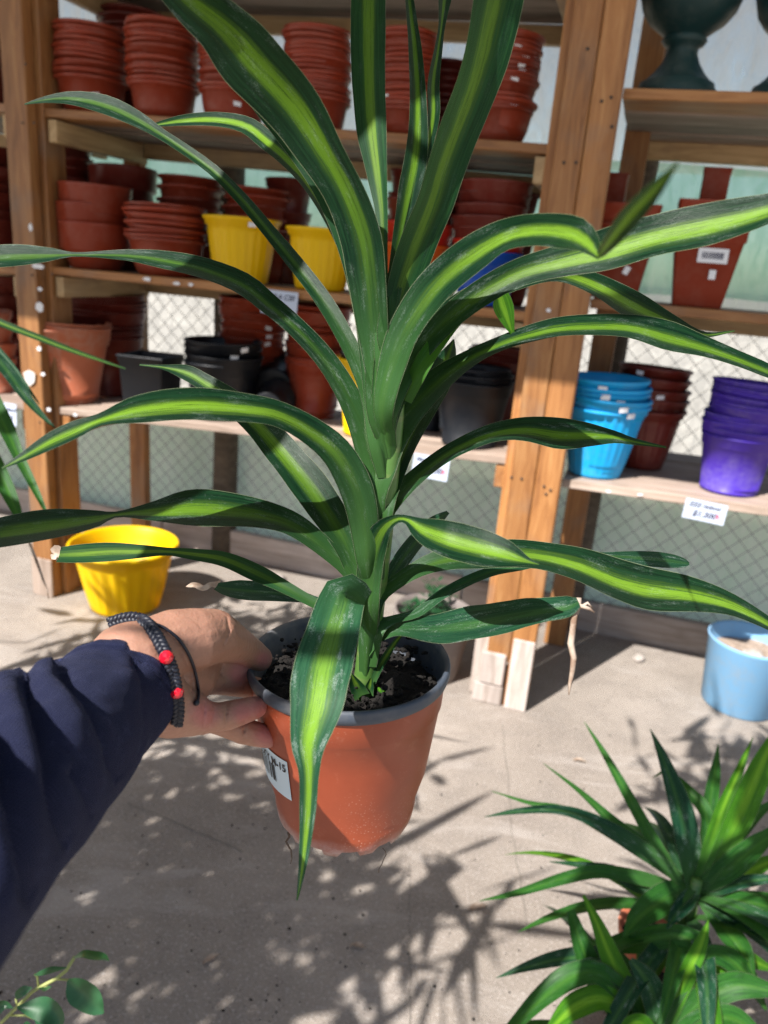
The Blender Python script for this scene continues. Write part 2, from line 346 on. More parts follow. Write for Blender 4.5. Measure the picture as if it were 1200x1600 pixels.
# ------------------------------------------------------------------ setting: floor, ground
bm = bm_poly([(-60, -60, -.03), (60, -60, -.03), (60, 60, -.03), (-60, 60, -.03)], [(0, 1, 2, 3)]); tag(mesh_obj('ground', bm, 'earth', None, False), kind='structure')
fl = [S(-5, .84, 0), S(5.5, .84, 0), Vector((7, -3.5, 0)), Vector((-6, -3.5, 0))]
bm = bmesh.new(); vs = [bm.verts.new(p) for p in fl]; bm.faces.new(vs[::-1]); bmesh.ops.recalc_face_normals(bm, faces=bm.faces)
if bm.faces[:][0].normal.z < 0: bmesh.ops.reverse_faces(bm, faces=bm.faces)
r = bmesh.ops.extrude_face_region(bm, geom=bm.faces[:]); bmesh.ops.translate(bm, vec=(0, 0, -.12), verts=[g for g in r['geom'] if isinstance(g, bmesh.types.BMVert)])
bmesh.ops.recalc_face_normals(bm, faces=bm.faces)
floor = tag(mesh_obj('floor', bm, 'concrete', None, False), kind='structure')
def crack(pxs, wd):
    pts = []
    for i in range(len(pxs) - 1):
        for k in range(8):
            f = k / 8; pts.append(on_z(pxs[i][0] * (1 - f) + pxs[i + 1][0] * f, pxs[i][1] * (1 - f) + pxs[i + 1][1] * f, .002) + Vector((random.gauss(0, .002), random.gauss(0, .002), 0)))
    bm = bmesh.new(); pv = None
    for i, p in enumerate(pts):
        T = (pts[min(i + 1, len(pts) - 1)] - pts[max(0, i - 1)]).normalized(); N = Vector((-T.y, T.x, 0)) * wd * random.uniform(.5, 1.2)
        q = (bm.verts.new(p + N), bm.verts.new(p - N))
        if pv: bm.faces.new((pv[0], q[0], q[1], pv[1]))
        pv = q
    mesh_obj('joint', bm, 'crack', floor, False)
crack([(200, 1255), (300, 1295), (390, 1335)], .0016); crack([(785, 1130), (800, 1300), (830, 1480)], .0016); crack([(640, 1350), (640, 1480), (640, 1620)], .0012)

# ------------------------------------------------------------------ back wall, fence
wall = tag(empty('greenhouse_wall', S(1, .86, 0), SYAW), 'white translucent plastic sheet wall with green net bands behind the shelves', 'wall')
def wall_sheet(name, u0, u1, z0, z1, off, mat, amp):
    nx, nz = int((u1 - u0) * 14), max(2, int((z1 - z0) * 14)); bm = bmesh.new(); g = []
    for j in range(nz + 1):
        row = []
        for i in range(nx + 1):
            u = u0 + (u1 - u0) * i / nx; z = z0 + (z1 - z0) * j / nz
            if j in (0, nz) and off: z += .02 * noise.noise((u * 2.3, z * 3, 5)) + .008 * noise.noise((u * 12, z, 1))
            row.append(bm.verts.new((u - 1, off + amp * noise.noise((u * 2.2, z * 1.3, 3)), z)))
        g.append(row)
    for j in range(nz):
        for i in range(nx): bm.faces.new((g[j][i], g[j][i + 1], g[j + 1][i + 1], g[j + 1][i]))
    return mesh_obj(name, bm, mat, wall)
wall_sheet('plastic_sheet', -4.2, 5.2, .77, 1.45, 0, 'plastic_sheet_low', .012)
wall_sheet('plastic_sheet', -4.2, 5.2, 1.865, 2.75, 0, 'plastic_sheet', .012)
wall_sheet('shade_net', -4.2, 5.2, 1.43, 1.885, -.03, 'green_net', .014)
wall_sheet('shade_net', -4.2, 5.2, .02, .79, -.034, 'pale_net', .014)
fence = tag(empty('wire_fence', S(1, .75, 0), SYAW), 'chain link fence with dark timber posts behind the pot shelves', 'fence')
bm = bmesh.new(); cell = .074
k = -4.0
def wire(p, q):
    n = max(2, int((q - p).length / .037)); pts = []
    for i in range(n + 1): pts.append(p.lerp(q, i / n) + Vector((0, .0035 * (-1) ** i, 0)))
    tube(bm, pts, .0014, 4, False)
while k < 4.5:
    for sg in (1, -1):
        p = Vector((k, 0, .03)); q = Vector((k + sg * 1.36, 0, 1.39))
        if max(p.x, q.x) > -3.4 and min(p.x, q.x) < 3.6: wire(p, q)
    k += cell
o = mesh_obj('wire_mesh', bm, 'galvanised', fence); tag(o, kind='stuff')
for u, rr in ((.335, .062), (2.05, .055), (-1.75, .06), (3.7, .06)):
    bm = bmesh.new(); pts = [Vector((u - 1 + .006 * noise.noise((i, u, 0)), 0, i * .3)) for i in range(10)]
    tube(bm, pts, [rr * (1 + .06 * noise.noise((i * 1.7, u * 5, 2))) for i in range(10)], 12); mesh_obj('post', bm, 'dark_post', fence)
kerb = tag(empty('timber_kerb', S(1, .7, 0), SYAW), 'weathered pinkish timber planks along the foot of the wire fence', 'kerb')
u = -4
while u < 5:
    ln = random.uniform(1.1, 1.6); board('plank', S(u, .735, .065 + random.uniform(-.008, .008)), S(u + ln - .008, .735, .065 + random.uniform(-.008, .008)), .15, .035, (0, 0, 1), 'washed_wood', kerb, .004); u += ln

# ------------------------------------------------------------------ shelving
shelv = tag(empty('wooden_shelving', S(.9, 0, 0), SYAW), 'rough pine shelving full of plastic pots along the back wall', 'shelving')
SH = {'A': (2.36, 2.30), 'B': (1.882, 1.823), 'C': (1.343, 1.345), 'D': (.808, .882), 'Bl': (1.90, 1.893), 'Cl': (1.32, 1.328), 'Dl': (.79, .801), 'Br': (1.973, 1.952), 'Cr': (1.402, 1.403), 'Dr': (.835, .86)}
RNG = {'': (-.005, 1.815), 'l': (-1.5, -.135), 'r': (1.985, 3.4)}
def bay(n): return RNG[n[1:]]
def shelf_z(n, u):
    a, b = bay(n); z0, z1 = SH[n]; return z0 + (z1 - z0) * (u - a) / (b - a)
for n in SH:
    a, b = bay(n); dep = .68 if n.endswith('r') else .56; k = 4
    for i in range(k):
        v = dep * (i + .5) / k; wd = dep / k - .006 - random.uniform(0, .006); dz = 0 if i == 0 else random.uniform(-.004, .003)
        board('plank', S(a, v, SH[n][0] - .014 + dz), S(b, v, SH[n][1] - .014 + dz), wd, .028, SB, 'plank_grey' if n[0] == 'D' or i else 'pine', shelv)
    # bearers below the planks at either end and batten at the back
    for uu in ((a + .035, b - .035) if n[1:] != 'r' else (b - .035,)):
        zz = shelf_z(n, uu) - .03 - .042; board('bearer', S(uu, .012, zz), S(uu, dep, zz), .035, .075, SN, 'pale_pine' if n[0] != 'D' else 'pine', shelv)
    board('batten', S(a + .06, dep - .02, shelf_z(n, a) - .062), S(b - .06, dep - .02, shelf_z(n, b) - .062), .036, .06, SB, 'pale_pine', shelv)
def upright(u, v, wd, th, mat, z0=0.0, z1=2.6, lean=0.0):
    return board('upright', S(u, v, z0), S(u + lean, v, z1), wd, th, SN, mat, shelv, .004)
upright(-.067, -.03, .10, .05, 'pine'); upright(1.864, -.03, .078, .046, 'pine', .17); upright(1.945, -.03, .080, .046, 'pine', 0)
# strip beside the posts, rear legs, foot blocks
upright(-.0145, .0535, .039, .112, 'pine', 0, 2.6); upright(1.812, .0535, .036, .112, 'pine', 0, 2.6)
for u in (.0, 1.80, 2.02): upright(u, .535, .085, .045, 'pine', 0, 2.5)
upright(-1.45, -.03, .09, .05, 'pine'); upright(3.42, -.03, .09, .05, 'pine'); upright(3.4, .64, .09, .05, 'pine')
board('foot_block', S(1.845, -.035, 0), S(1.845, -.035, .075), .105, .05, SN, 'washed_wood', shelv, .004)
board('foot_block', S(1.852, -.04, .079), S(1.852, -.04, .20), .085, .05, SN, 'washed_wood', shelv, .004)
board('foot_cladding', S(1.948, -.058, 0), S(1.948, -.058, .27), .074, .01, SN, 'washed_wood', shelv, .003)
board('foot_cladding', S(1.80, -.01, .005), S(1.80, -.01, .34), .05, .02, SN, 'washed_wood', shelv, .003)
board('foot_cladding', S(-.067, -.06, 0), S(-.067, -.06, .17), .102, .01, SN, 'plank_grey', shelv, .003)
bmn, _ = lathe([(.0001, .0015), (.0042, .001), (.0046, 0)], 8); nail_me = mesh_obj('nail', bmn, 'nail', shelv); nail_me.location = pm(shelv).inverted() @ S(1.85, -.056, 1.5)
nail_me.rotation_euler = (math.pi / 2, 0, 0)
for (px, py) in ((881, 254), (900, 254), (815, 748), (799, 746), (35, 192), (53, 192), (860, 766), (853, 772), (850, 760), (955, 152), (956, 198), (940, 158), (50, 430), (82, 428), (62, 660), (78, 658), (40, 100), (918, 76)):
    u, z, _ = on_v(px, py, -.057); o = inst('nail', nail_me.data, shelv); o.location = pm(shelv).inverted() @ S(u, -.0565 if abs(u) > 1 else -.0572, z); o.rotation_euler = (math.pi / 2, 0, 0)
def chip(px, py, wpx, hpx, rot, v=-.0575, mat='sticker'):
    u, z, d = on_v(px, py, v); bm = bmesh.new(); n = 6
    vs = [bm.verts.new((math.cos(2 * math.pi * k / n + rot) * wpx / 2 * d / FPX * random.uniform(.8, 1.3), 0, math.sin(2 * math.pi * k / n + rot) * hpx / 2 * d / FPX * random.uniform(.8, 1.3))) for k in range(n)]
    f = bm.faces.new(vs); r = bmesh.ops.extrude_face_region(bm, geom=[f]); bmesh.ops.translate(bm, vec=(0, -.001, 0), verts=[g for g in r['geom'] if isinstance(g, bmesh.types.BMVert)])
    bmesh.ops.recalc_face_normals(bm, faces=bm.faces); o = mesh_obj('paper_scrap', bm, mat, shelv, False); o.location = pm(shelv).inverted() @ S(u, v, z)
for a in ((60, 416, 26, 8, 0), (62, 452, 9, 7, .3), (62, 480, 15, 17, .4), (61, 545, 8, 7, 0), (67, 585, 7, 6, 0), (48, 355, 7, 11, .3), (76, 640, 7, 6, .1), (118, 648, 8, 5, 0), (230, 436, 14, 7, 0), (276, 443, 12, 6, 0), (298, 445, 9, 6, .2), (857, 485, 9, 6, .2), (897, 500, 10, 7, 0), (950, 768, 8, 4, 0), (1000, 773, 10, 4, 0)):
    vv = -.0575 if a[0] < 90 or 840 < a[0] < 920 else -.003
    chip(*a, v=vv)
chip(46, 590, 20, 26, .5, -.062, 'dust_paint')

# ------------------------------------------------------------------ pots
POTMESH = {}
def pot_profile(R, h, base, kind):
    """outer wall up, over the rim, down the inside"""
    rb = R * base; t = max(.0016, R * .022)
    if kind == 'bowl':
        z1 = h - .0125; r1 = rb + (R * .90 - rb) * .97
        pr = [(.0001, .004), (rb * .86, .004), (rb * .9, 0), (rb, .002), (rb + (r1 - rb) * .5, h * .30), (r1, z1), (R * .965, z1 + .001), (R * .985, z1 + .003), (R, h - .003), (R * .99, h), (R * .955, h), (R * .925, h - .004), (r1 - t, z1 - .004), (rb + (r1 - rb) * .5 - t, h * .30), (rb - t, .008), (.0001, .008)]
    elif kind == 'cup':
        z1 = h * .42; r1 = R * .90
        pr = [(.0001, .004), (rb * .9, 0), (rb, .003), (r1 * .97, z1 - .004), (R * .965, z1), (R * .985, h - .012), (R, h - .009), (R, h), (R * .96, h), (R * .95, h - .01), (r1 * .95, z1), (rb - t, .008), (.0001, .008)]
    elif kind == 'tall':
        z1 = h * .80; r1 = rb + (R * .95 - rb) * .80
        pr = [(.0001, .004), (rb * .9, 0), (rb, .003), (rb * 1.01, h * .06), (rb * .99, h * .065), (r1, z1), (R * .955, z1 + .002), (R * .965, h - .008), (R, h - .006), (R, h), (R * .955, h), (R * .93, h - .01), (r1 - t, z1), (rb - t, .01), (.0001, .01)]
    elif kind == 'flute':
        z1 = h * .86; r1 = rb + (R * .90 - rb) * .88
        pr = [(.0001, .004), (rb * .92, 0), (rb, .004), (rb * 1.02, h * .06)] + [(rb + (r1 - rb) * (f ** .85), h * .06 + (z1 - h * .06) * f) for f in (.1, .12, .3, .5, .7, .86, .88, 1)] + [(R * .93, z1 + .003), (R * .955, h - .012), (R, h - .009), (R * 1.0, h - .002), (R * .985, h), (R * .95, h), (R * .925, h - .012), (r1 - t, z1), (rb - t, .012), (.0001, .012)]
    return pr
def pot_mesh(R, h, base, kind, mat, seg=None):
    key = (round(R, 4), round(h, 4), base, kind, mat)
    if key not in POTMESH:
        fl = kind == 'flute'
        bm, _ = lathe(pot_profile(R, h, base, kind), 96 if fl else 40, .016 if fl else 0, 24, (h * .13, h * .80))
        o = mesh_obj('m', bm, mat); me = o.data; bpy.data.objects.remove(o); POTMESH[key] = me
    return POTMESH[key]
STK = {}
def sticker(parent, R, z, ang, wd, ht, tilt=0.0, mat='sticker'):
    """small paper sticker bent onto a pot of local radius R at height z, facing angle ang (local)"""
    bm = bmesh.new(); n = 4; rows = []
    for j in (0, 1):
        rows.append([bm.verts.new((math.cos(ang + (i / n - .5) * wd / R) * (R + .0012), math.sin(ang + (i / n - .5) * wd / R) * (R + .0012), z + (j - .5) * ht + (i / n - .5) * tilt)) for i in range(n + 1)])
    for i in range(n): bm.faces.new((rows[0][i], rows[0][i + 1], rows[1][i + 1], rows[1][i]))
    return mesh_obj('price_sticker', bm, mat, parent)
ORD = 'first second third fourth fifth sixth seventh eighth ninth tenth eleventh twelfth thirteenth fourteenth fifteenth sixteenth seventeenth eighteenth nineteenth twentieth'.split()
def stack(cx, v, shelf, wpx, ytop, n, kind, mats, desc, where, cat='flower pot', base=.72, ratio=.5, tiltmax=.035, stick=(), jit=.004, names='plastic_pot'):
    ysh = on_v(cx, (ytop + 30), v)
    u, zt, d = on_v(cx, ytop, v); R = wpx / 2 * d / FPX; zb = shelf_z(shelf, u)
    zt -= R * abs(CAM_H - zt) / d * .9                                  # ytop is the highest visible rim edge
    h = ratio * 2 * R; tot = zt - zb
    if n == 1: h = max(tot, .3 * R); step = 0
    else:
        step = (tot - h) / (n - 1)
        if step < .008: h = tot - .012 * (n - 1); step = .012
    if isinstance(mats, str): mats = [mats] * n
    out = []; lean = Vector((random.gauss(0, .010), random.gauss(0, .010), 0)); tx = ty = 0.0
    for k in range(n):
        o = inst(names, pot_mesh(R, h, base, kind, mats[k]))
        if k: tx = max(-tiltmax, min(tiltmax, tx + random.gauss(0, tiltmax * .45))); ty = max(-tiltmax, min(tiltmax, ty + random.gauss(0, tiltmax * .45)))
        o.location = S(u, v, zb + .001 + step * k) + Vector((random.gauss(0, jit), random.gauss(0, jit), random.gauss(0, .0015) if k else 0)) * (1 if k else 0) + lean * (k / max(1, n))
        o.rotation_euler = (tx, ty, random.uniform(0, 6.28) if kind != 'flute' else 0)
        if n == 1: lab = f'{desc} {where}'
        elif k == n - 1: lab = f'topmost {desc}, stack {where}'
        elif k == 0: lab = f'lowest {desc}, stack {where}'
        else: lab = f'{desc}, {ORD[k]} from the bottom, stack {where}'
        tag(o, lab, cat, None if n == 1 else f'stack of pots {where}')
        out.append(o)
    P = S(u, v, 0); face = math.atan2(-P.y, -P.x)
    for (k, da, hz) in stick:
        o = out[k]; rr = R * (.975 if hz > .8 else base + (.93 - base) * min(1, hz * 1.15))
        sticker(o, rr, h * hz, face + da - o.rotation_euler[2], .028 * R / .14, .016 * R / .14, random.uniform(-.004, .004))
    return out, R, h, zb
TB = 'terracotta bowl pot'
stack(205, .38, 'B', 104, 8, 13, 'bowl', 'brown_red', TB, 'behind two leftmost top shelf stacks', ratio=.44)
stack(140, .15, 'B', 116, 30, 14, 'bowl', 'terracotta', TB, 'nearest left post, top shelf', ratio=.45, stick=((0, .1, .5),))
stack(255, .15, 'B', 114, 20, 15, 'bowl', 'terracotta', TB, 'second from left post, top shelf', ratio=.45)
stack(368, .15, 'B', 112, 40, 14, 'bowl', 'terracotta', TB, 'third from left post, top shelf', ratio=.45, stick=((0, .1, .55),))
stack(502, .16, 'B', 108, 33, 17, 'bowl', 'terracotta', TB, 'fourth from left post, top shelf', ratio=.45, stick=((0, .2, .5),))
stack(646, .17, 'B', 98, 39, 17, 'bowl', 'terracotta', TB, 'second from double post, top shelf', ratio=.45, stick=((3, -.7, .9),))
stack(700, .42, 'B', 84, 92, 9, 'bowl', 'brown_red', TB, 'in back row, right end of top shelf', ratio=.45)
stack(791, .15, 'B', 118, 42, 18, 'bowl', 'terracotta', TB, 'nearest double post, top shelf', ratio=.45, stick=((1, .45, .9), (5, .5, .9), (7, .3, .9), (9, .55, .9), (10, .5, .9), (12, .6, .9), (14, .3, .9), (15, .1, .9), (16, -.1, .9)))
stack(-34, .15, 'Bl', 112, -20, 10, 'bowl', 'brown_red', TB, 'left of left post, top shelf', ratio=.5)
# middle shelf
CP = 'terracotta collared pot'
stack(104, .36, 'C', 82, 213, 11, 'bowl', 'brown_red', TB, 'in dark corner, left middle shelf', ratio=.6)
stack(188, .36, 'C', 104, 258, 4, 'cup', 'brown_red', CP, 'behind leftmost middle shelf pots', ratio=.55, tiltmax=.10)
stack(146, .13, 'C', 112, 286, 3, 'cup', 'terracotta', CP, 'beside left post, middle shelf', ratio=.62, base=.70, stick=((0, .15, .3),))
stack(300, .40, 'C', 104, 274, 7, 'bowl', 'terracotta', TB, 'behind first yellow shelf pot', ratio=.5)
stack(262, .14, 'C', 126, 321, 9, 'bowl', 'terracotta', TB, 'left of first yellow shelf pot', ratio=.44)
stack(403, .37, 'C', 108, 291, 7, 'bowl', 'terracotta', TB, 'behind the gap between yellow shelf pots', ratio=.5)
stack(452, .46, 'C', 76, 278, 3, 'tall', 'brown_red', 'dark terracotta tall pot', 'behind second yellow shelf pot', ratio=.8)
YP = 'yellow fluted plastic pot'
stack(379, .14, 'C', 122, 339, 1, 'flute', 'yellow', YP, 'left one of two on the middle shelf', base=.68, stick=((0, .25, .9),))
stack(505, .14, 'C', 116, 356, 1, 'flute', 'yellow', YP, 'right one of two on the middle shelf', base=.68)
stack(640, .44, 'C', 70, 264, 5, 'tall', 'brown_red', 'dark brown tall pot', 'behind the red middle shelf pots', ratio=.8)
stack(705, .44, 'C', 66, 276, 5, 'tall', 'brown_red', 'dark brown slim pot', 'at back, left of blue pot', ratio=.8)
stack(655, .17, 'C', 118, 312, 3, 'tall', ['orange', 'red', 'brown_red'], 'coloured plastic pot', 'of orange and red pots', ratio=.70, base=.72)
stack(776, .16, 'C', 116, 279, 7, 'tall', ['blue', 'red', 'brown_red', 'brown_red', 'brown_red', 'brown_red', 'brown_red'], 'plastic pot', 'with blue pot at its foot', ratio=.72, base=.70)
stack(818, .42, 'C', 56, 300, 3, 'bowl', 'brown_red', TB, 'at back by double post, middle shelf', ratio=.6)
stack(-22, .14, 'Cl', 110, 226, 9, 'tall', 'brown_red', 'dark terracotta tall pot', 'left of left post, middle shelf', ratio=.62)
# low shelf
stack(100, .14, 'D', 128, 494, 5, 'tall', 'bright_terracotta', 'light terracotta tall pot', 'half hidden by left post, low shelf', ratio=.86, base=.72)
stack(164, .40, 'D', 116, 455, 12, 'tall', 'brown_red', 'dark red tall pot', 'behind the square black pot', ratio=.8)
stack(349, .16, 'D', 122, 525, 4, 'tall', 'black', 'round black nursery pot', 'left of lying black pots', ratio=.72, base=.74, stick=((2, .28, .9), (3, .55, .9)))
stack(394, .40, 'D', 104, 462, 9, 'tall', 'terracotta', 'terracotta tall pot', 'behind the left black pot stack', ratio=.8, stick=((4, .5, .9), (5, .45, .9), (3, .5, .9)))
stack(498, .36, 'D', 98, 474, 12, 'tall', 'terracotta', 'terracotta tall pot', 'left of black rimmed yellow pot', ratio=.9)
stack(588, .13, 'D', 122, 549, 2, 'tall', ['yellow', 'black'], 'nursery pot', 'of black inside yellow, low shelf', ratio=.98, base=.72)
stack(682, .34, 'D', 66, 556, 2, 'tall', 'black', 'small black pot', 'right of black rimmed yellow pot', ratio=.9)
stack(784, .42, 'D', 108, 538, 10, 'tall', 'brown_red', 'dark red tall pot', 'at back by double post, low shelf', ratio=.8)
stack(746, .13, 'D', 120, 568, 5, 'tall', 'black', 'round black nursery pot', 'left of double post, low shelf', ratio=.86, base=.72)
stack(-14, .14, 'Dl', 66, 482, 4, 'tall', 'bright_terracotta', 'light terracotta small pot', 'at left edge, low shelf', ratio=.85)
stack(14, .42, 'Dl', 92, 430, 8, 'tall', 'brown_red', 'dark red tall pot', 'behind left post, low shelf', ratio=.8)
# right bay low shelf
stack(1029, .36, 'Dr', 112, 568, 5, 'flute', 'brown_red', 'brown fluted pot', 'behind the cyan pots', ratio=.86, base=.62, stick=((4, -.4, .9), (2, .2, .9), (2, -.15, .9)))
stack(954, .14, 'Dr', 132, 582, 6, 'flute', 'cyan', 'cyan fluted plastic pot', 'right of double post, low shelf', ratio=.84, base=.62, stick=((5, -.05, .9), (4, -.02, .9), (3, .35, .9), (2, .38, .9), (1, .6, .9)))
stack(1176, .16, 'Dr', 116, 592, 13, 'tall', 'purple', 'purple plastic pot', 'at right end of low shelf', ratio=.80, base=.76)

# square pots
def square_pot(name, c, W, h, base, mat, rz, lip=.16, rounded=.18):
    bm = bmesh.new()
    def ring(hw, z, rr):
        pts = []
        for q in range(4):
            cx, cy = [(1, 1), (-1, 1), (-1, -1), (1, -1)][q]
            for i in range(4):
                a = math.pi / 2 * q + math.pi / 2 * i / 3
                pts.append(bm.verts.new((cx * (hw - rr) + rr * math.cos(a), cy * (hw - rr) + rr * math.sin(a), z)))
        return pts
    hw, hb = W / 2, W / 2 * base; z1 = h * (1 - lip); hm = hb + (hw * .94 - hb) * .9; t = .003
    prof = [(hb * .5, .001), (hb, 0), (hb + .001, .004), (hm, z1), (hw * .965, z1 + .002), (hw * .975, h - .007), (hw, h - .006), (hw, h), (hw * .95, h), (hw * .93, h - .012), (hm - t, z1), (hb - t, .008), (hb * .4, .008)]
    rs = [ring(a, z, a * rounded) for a, z in prof]
    for i in range(len(rs) - 1):
        for k in range(16): bm.faces.new((rs[i][k], rs[i][(k + 1) % 16], rs[i + 1][(k + 1) % 16], rs[i + 1][k]))
    bm.faces.new(rs[0][::-1]); bm.faces.new(rs[-1])
    o = mesh_obj(name, bm, mat); o.location = c; o.rotation_euler = (0, 0, rz); return o
u, z, d = on_v(236, 540, .10); W = 80 * d / FPX / 1.02
zb = shelf_z('D', u); o = square_pot('square_pot', S(u, .10, zb + .001), W, .225, .78, 'black', SYAW + .12, .12, .06); tag(o, 'square black nursery pot standing alone on the low shelf', 'flower pot')
# square red pots with upright pots behind on the right bay
def barcode_sticker(parent, y, z, w_, h_, x=0.0, flip=False):
    bm = bm_poly([(x - w_ / 2, y, z - h_ / 2), (x + w_ / 2, y, z - h_ / 2), (x + w_ / 2, y, z + h_ / 2), (x - w_ / 2, y, z + h_ / 2)], [(0, 1, 2, 3)])
    st = mesh_obj('label_sticker', bm, 'sticker', parent, False)
    bm = bmesh.new(); xx = x - w_ * .36
    while xx < x + w_ * .34:
        bw = random.choice((.0012, .002, .003)); q = [bm.verts.new(p) for p in ((xx, y - .0008, z - h_ * .22), (xx + bw, y - .0008, z - h_ * .22), (xx + bw, y - .0008, z + h_ * .22), (xx, y - .0008, z + h_ * .22))]; bm.faces.new(q); xx += bw + random.choice((.001, .002))
    b_ = mesh_obj('barcode', bm, 'ink', st, False)
    return st
for i, (cx, wpx, yt, yl, wh) in enumerate(((985, 100, 322, 0, 'next to the double post on the right middle shelf'), (1118, 114, 318, 0, 'under the right urn shelf'))):
    u, z, d = on_v(cx, yt, .14); W = wpx * d / FPX / 1.04; zb = shelf_z('Cr', u); h = (z - zb) * .80
    names = ('lower', 'upper')
    for k in (0, 1):
        o = square_pot('square_pot', S(u, .15, zb + .001 + k * (z - zb) * .20), W, h, .66, 'terracotta', SYAW, .22, .10)
        tag(o, f'{names[k]} of two square terracotta pots ' + wh, 'flower pot', 'square pots on the right shelf')
        if k == 0:
            yf = -W / 2 * (.66 + (.94 - .66) * .62 * .9) - .012
            lab = barcode_sticker(o, 0, 0, W * .40, W * .20); lab.location = (W * .08, yf * 1.0, h * .62); lab.rotation_euler = (-.16, 0, 0)
            l2 = barcode_sticker(o, 0, 0, W * .09, W * .13); l2.location = (W * .12, yf * .965, h * .40); l2.rotation_euler = (-.16, .4 * (1 - i), 0)
            for ch in list(l2.children): bpy.data.objects.remove(ch)
    # slim trough pot standing on end behind
    u2, z2, d2 = on_v(cx - 22 if i == 0 else cx + 4, 272 if i == 0 else 264, .36); zb2 = shelf_z('Cr', u2)
    o = square_pot('trough_pot', S(u2, .36, zb2 + .001), .085, z2 - zb2, .9, 'terracotta', SYAW, .05, .3 if i == 0 else .12); o.scale = (1, .8, 1)
    tag(o, 'slim upright terracotta pot with rounded top by the double post' if i == 0 else 'slim upright terracotta pot behind the right square pots', 'flower pot')

# lying black pots
def lying(cx, cy, wpx, v, tx, label, stk=False):
    u, z, d = on_v(cx, cy, v); R = wpx / 2 * d / FPX; h = R * 1.7
    o = inst('plastic_pot', pot_mesh(R, h, .74, 'tall', 'black')); zb = shelf_z('D', u)
    o.location = S(u, v - h * .4, zb + R * .86); o.rotation_euler = (rad(-84), rad(4), SYAW + tx); tag(o, label, 'flower pot')
    if stk:
        st = barcode_sticker(o, 0, 0, .032, .05); st.rotation_euler = (math.pi / 2, 0, .6); st.location = (-R * .42, R * .2, -.003)
    return o
lying(440, 560, 92, .36, .25, 'larger black pot lying on its side behind the smaller lying one'); lying(428, 610, 62, .16, .18, 'smaller black pot lying with its tagged base toward the camera', True)

# urns
def urn(cx, lab):
    u, z, d = on_v(cx, 140, .16); k = d / FPX; zb = shelf_z('Br', u)
    pr = [(.0001, .002), (62, 0), (64, 2), (64, 12), (58, 17), (56, 24), (50, 27), (38, 38), (28, 52), (23, 66), (23, 74), (30, 78), (34, 84), (31, 89), (40, 96), (56, 108), (68, 124), (75, 146), (78, 172), (79, 190), (88, 198), (93, 206), (92, 212), (84, 212), (74, 196), (70, 150), (50, 112), (.0001, 105)]
    pr = [(a * k, b * k) for a, b in pr]; root = tag(empty('garden_urn', S(u, .17, zb + .001)), lab, 'urn')
    i = 13; bm, _ = lathe(pr[:i + 1], 72, .03, 24, (28 * k, 64 * k)); mesh_obj('pedestal', bm, 'urn_green', root)
    bm, _ = lathe(pr[i:], 72, .012, 36, (100 * k, 150 * k)); mesh_obj('bowl', bm, 'urn_green', root)
    return root
urn(1056, 'dark green pedestal urn on the top right shelf beside the double post'); urn(1236, 'dark green pedestal urn cut off by the right edge of the picture')

# price tags
def price_tag(px, py, wpx, hpx, rot, lines, lab, v=-.012):
    u, z, d = on_v(px, py, v); W, H = wpx * d / FPX, hpx * d / FPX
    root = tag(empty('price_tag', S(u, v, z), SYAW), lab, 'price tag'); root.rotation_euler = (rad(-4), rot, SYAW)
    bm = bm_poly([(-W / 2, 0, -H / 2), (W / 2, 0, -H / 2), (W / 2, 0, H / 2), (-W / 2, 0, H / 2)], [(0, 1, 2, 3)]); bmesh.ops.subdivide_edges(bm, edges=bm.edges, cuts=4, use_grid_fill=True)
    for q in bm.verts: q.co.y -= .004 * (q.co.x / W * 2) ** 2
    r = bmesh.ops.extrude_face_region(bm, geom=bm.faces[:]); bmesh.ops.translate(bm, vec=(0, .0006, 0), verts=[g for g in r['geom'] if isinstance(g, bmesh.types.BMVert)])
    mesh_obj('card', bm, 'paper', root, False)
    for (txt, x, y, size, mat) in lines:
        bm = text_bm(txt, size * H, .25)
        for q in bm.verts: X = x * W + q.co.x; q.co = Vector((X, -.0012 - .004 * (X / W * 2) ** 2, y * H + q.co.y))
        mesh_obj('lettering', bm, mat, root, False)
price_tag(437, 473, 62, 36, rad(1), [('PAILA C20', -.40, .14, .30, 'ink'), ('$800', -.42, -.26, .42, 'ink'), ('%', .12, -.30, .26, 'ink_red')], 'white price card clipped under the two yellow pots')
price_tag(673, 730, 58, 36, rad(2), [('Macetero', -.42, .20, .22, 'ink'), ('$1.200', -.30, -.22, .36, 'ink'), ('%', .30, -.20, .26, 'ink_red')], 'white price card on the low shelf edge behind the stem')
price_tag(1101, 799, 62, 32, rad(3), [('ZZZ redond', -.40, .16, .28, 'ink'), ('$1.300', -.28, -.30, .40, 'ink'), ('%', .26, -.24, .30, 'ink_red')], 'white price card below the purple pots')
price_tag(8, 646, 46, 34, rad(0), [('C30 redond', -.40, .14, .24, 'ink'), ('$1.500', -.36, -.28, .34, 'ink')], 'white price card at the left edge of the low shelf')

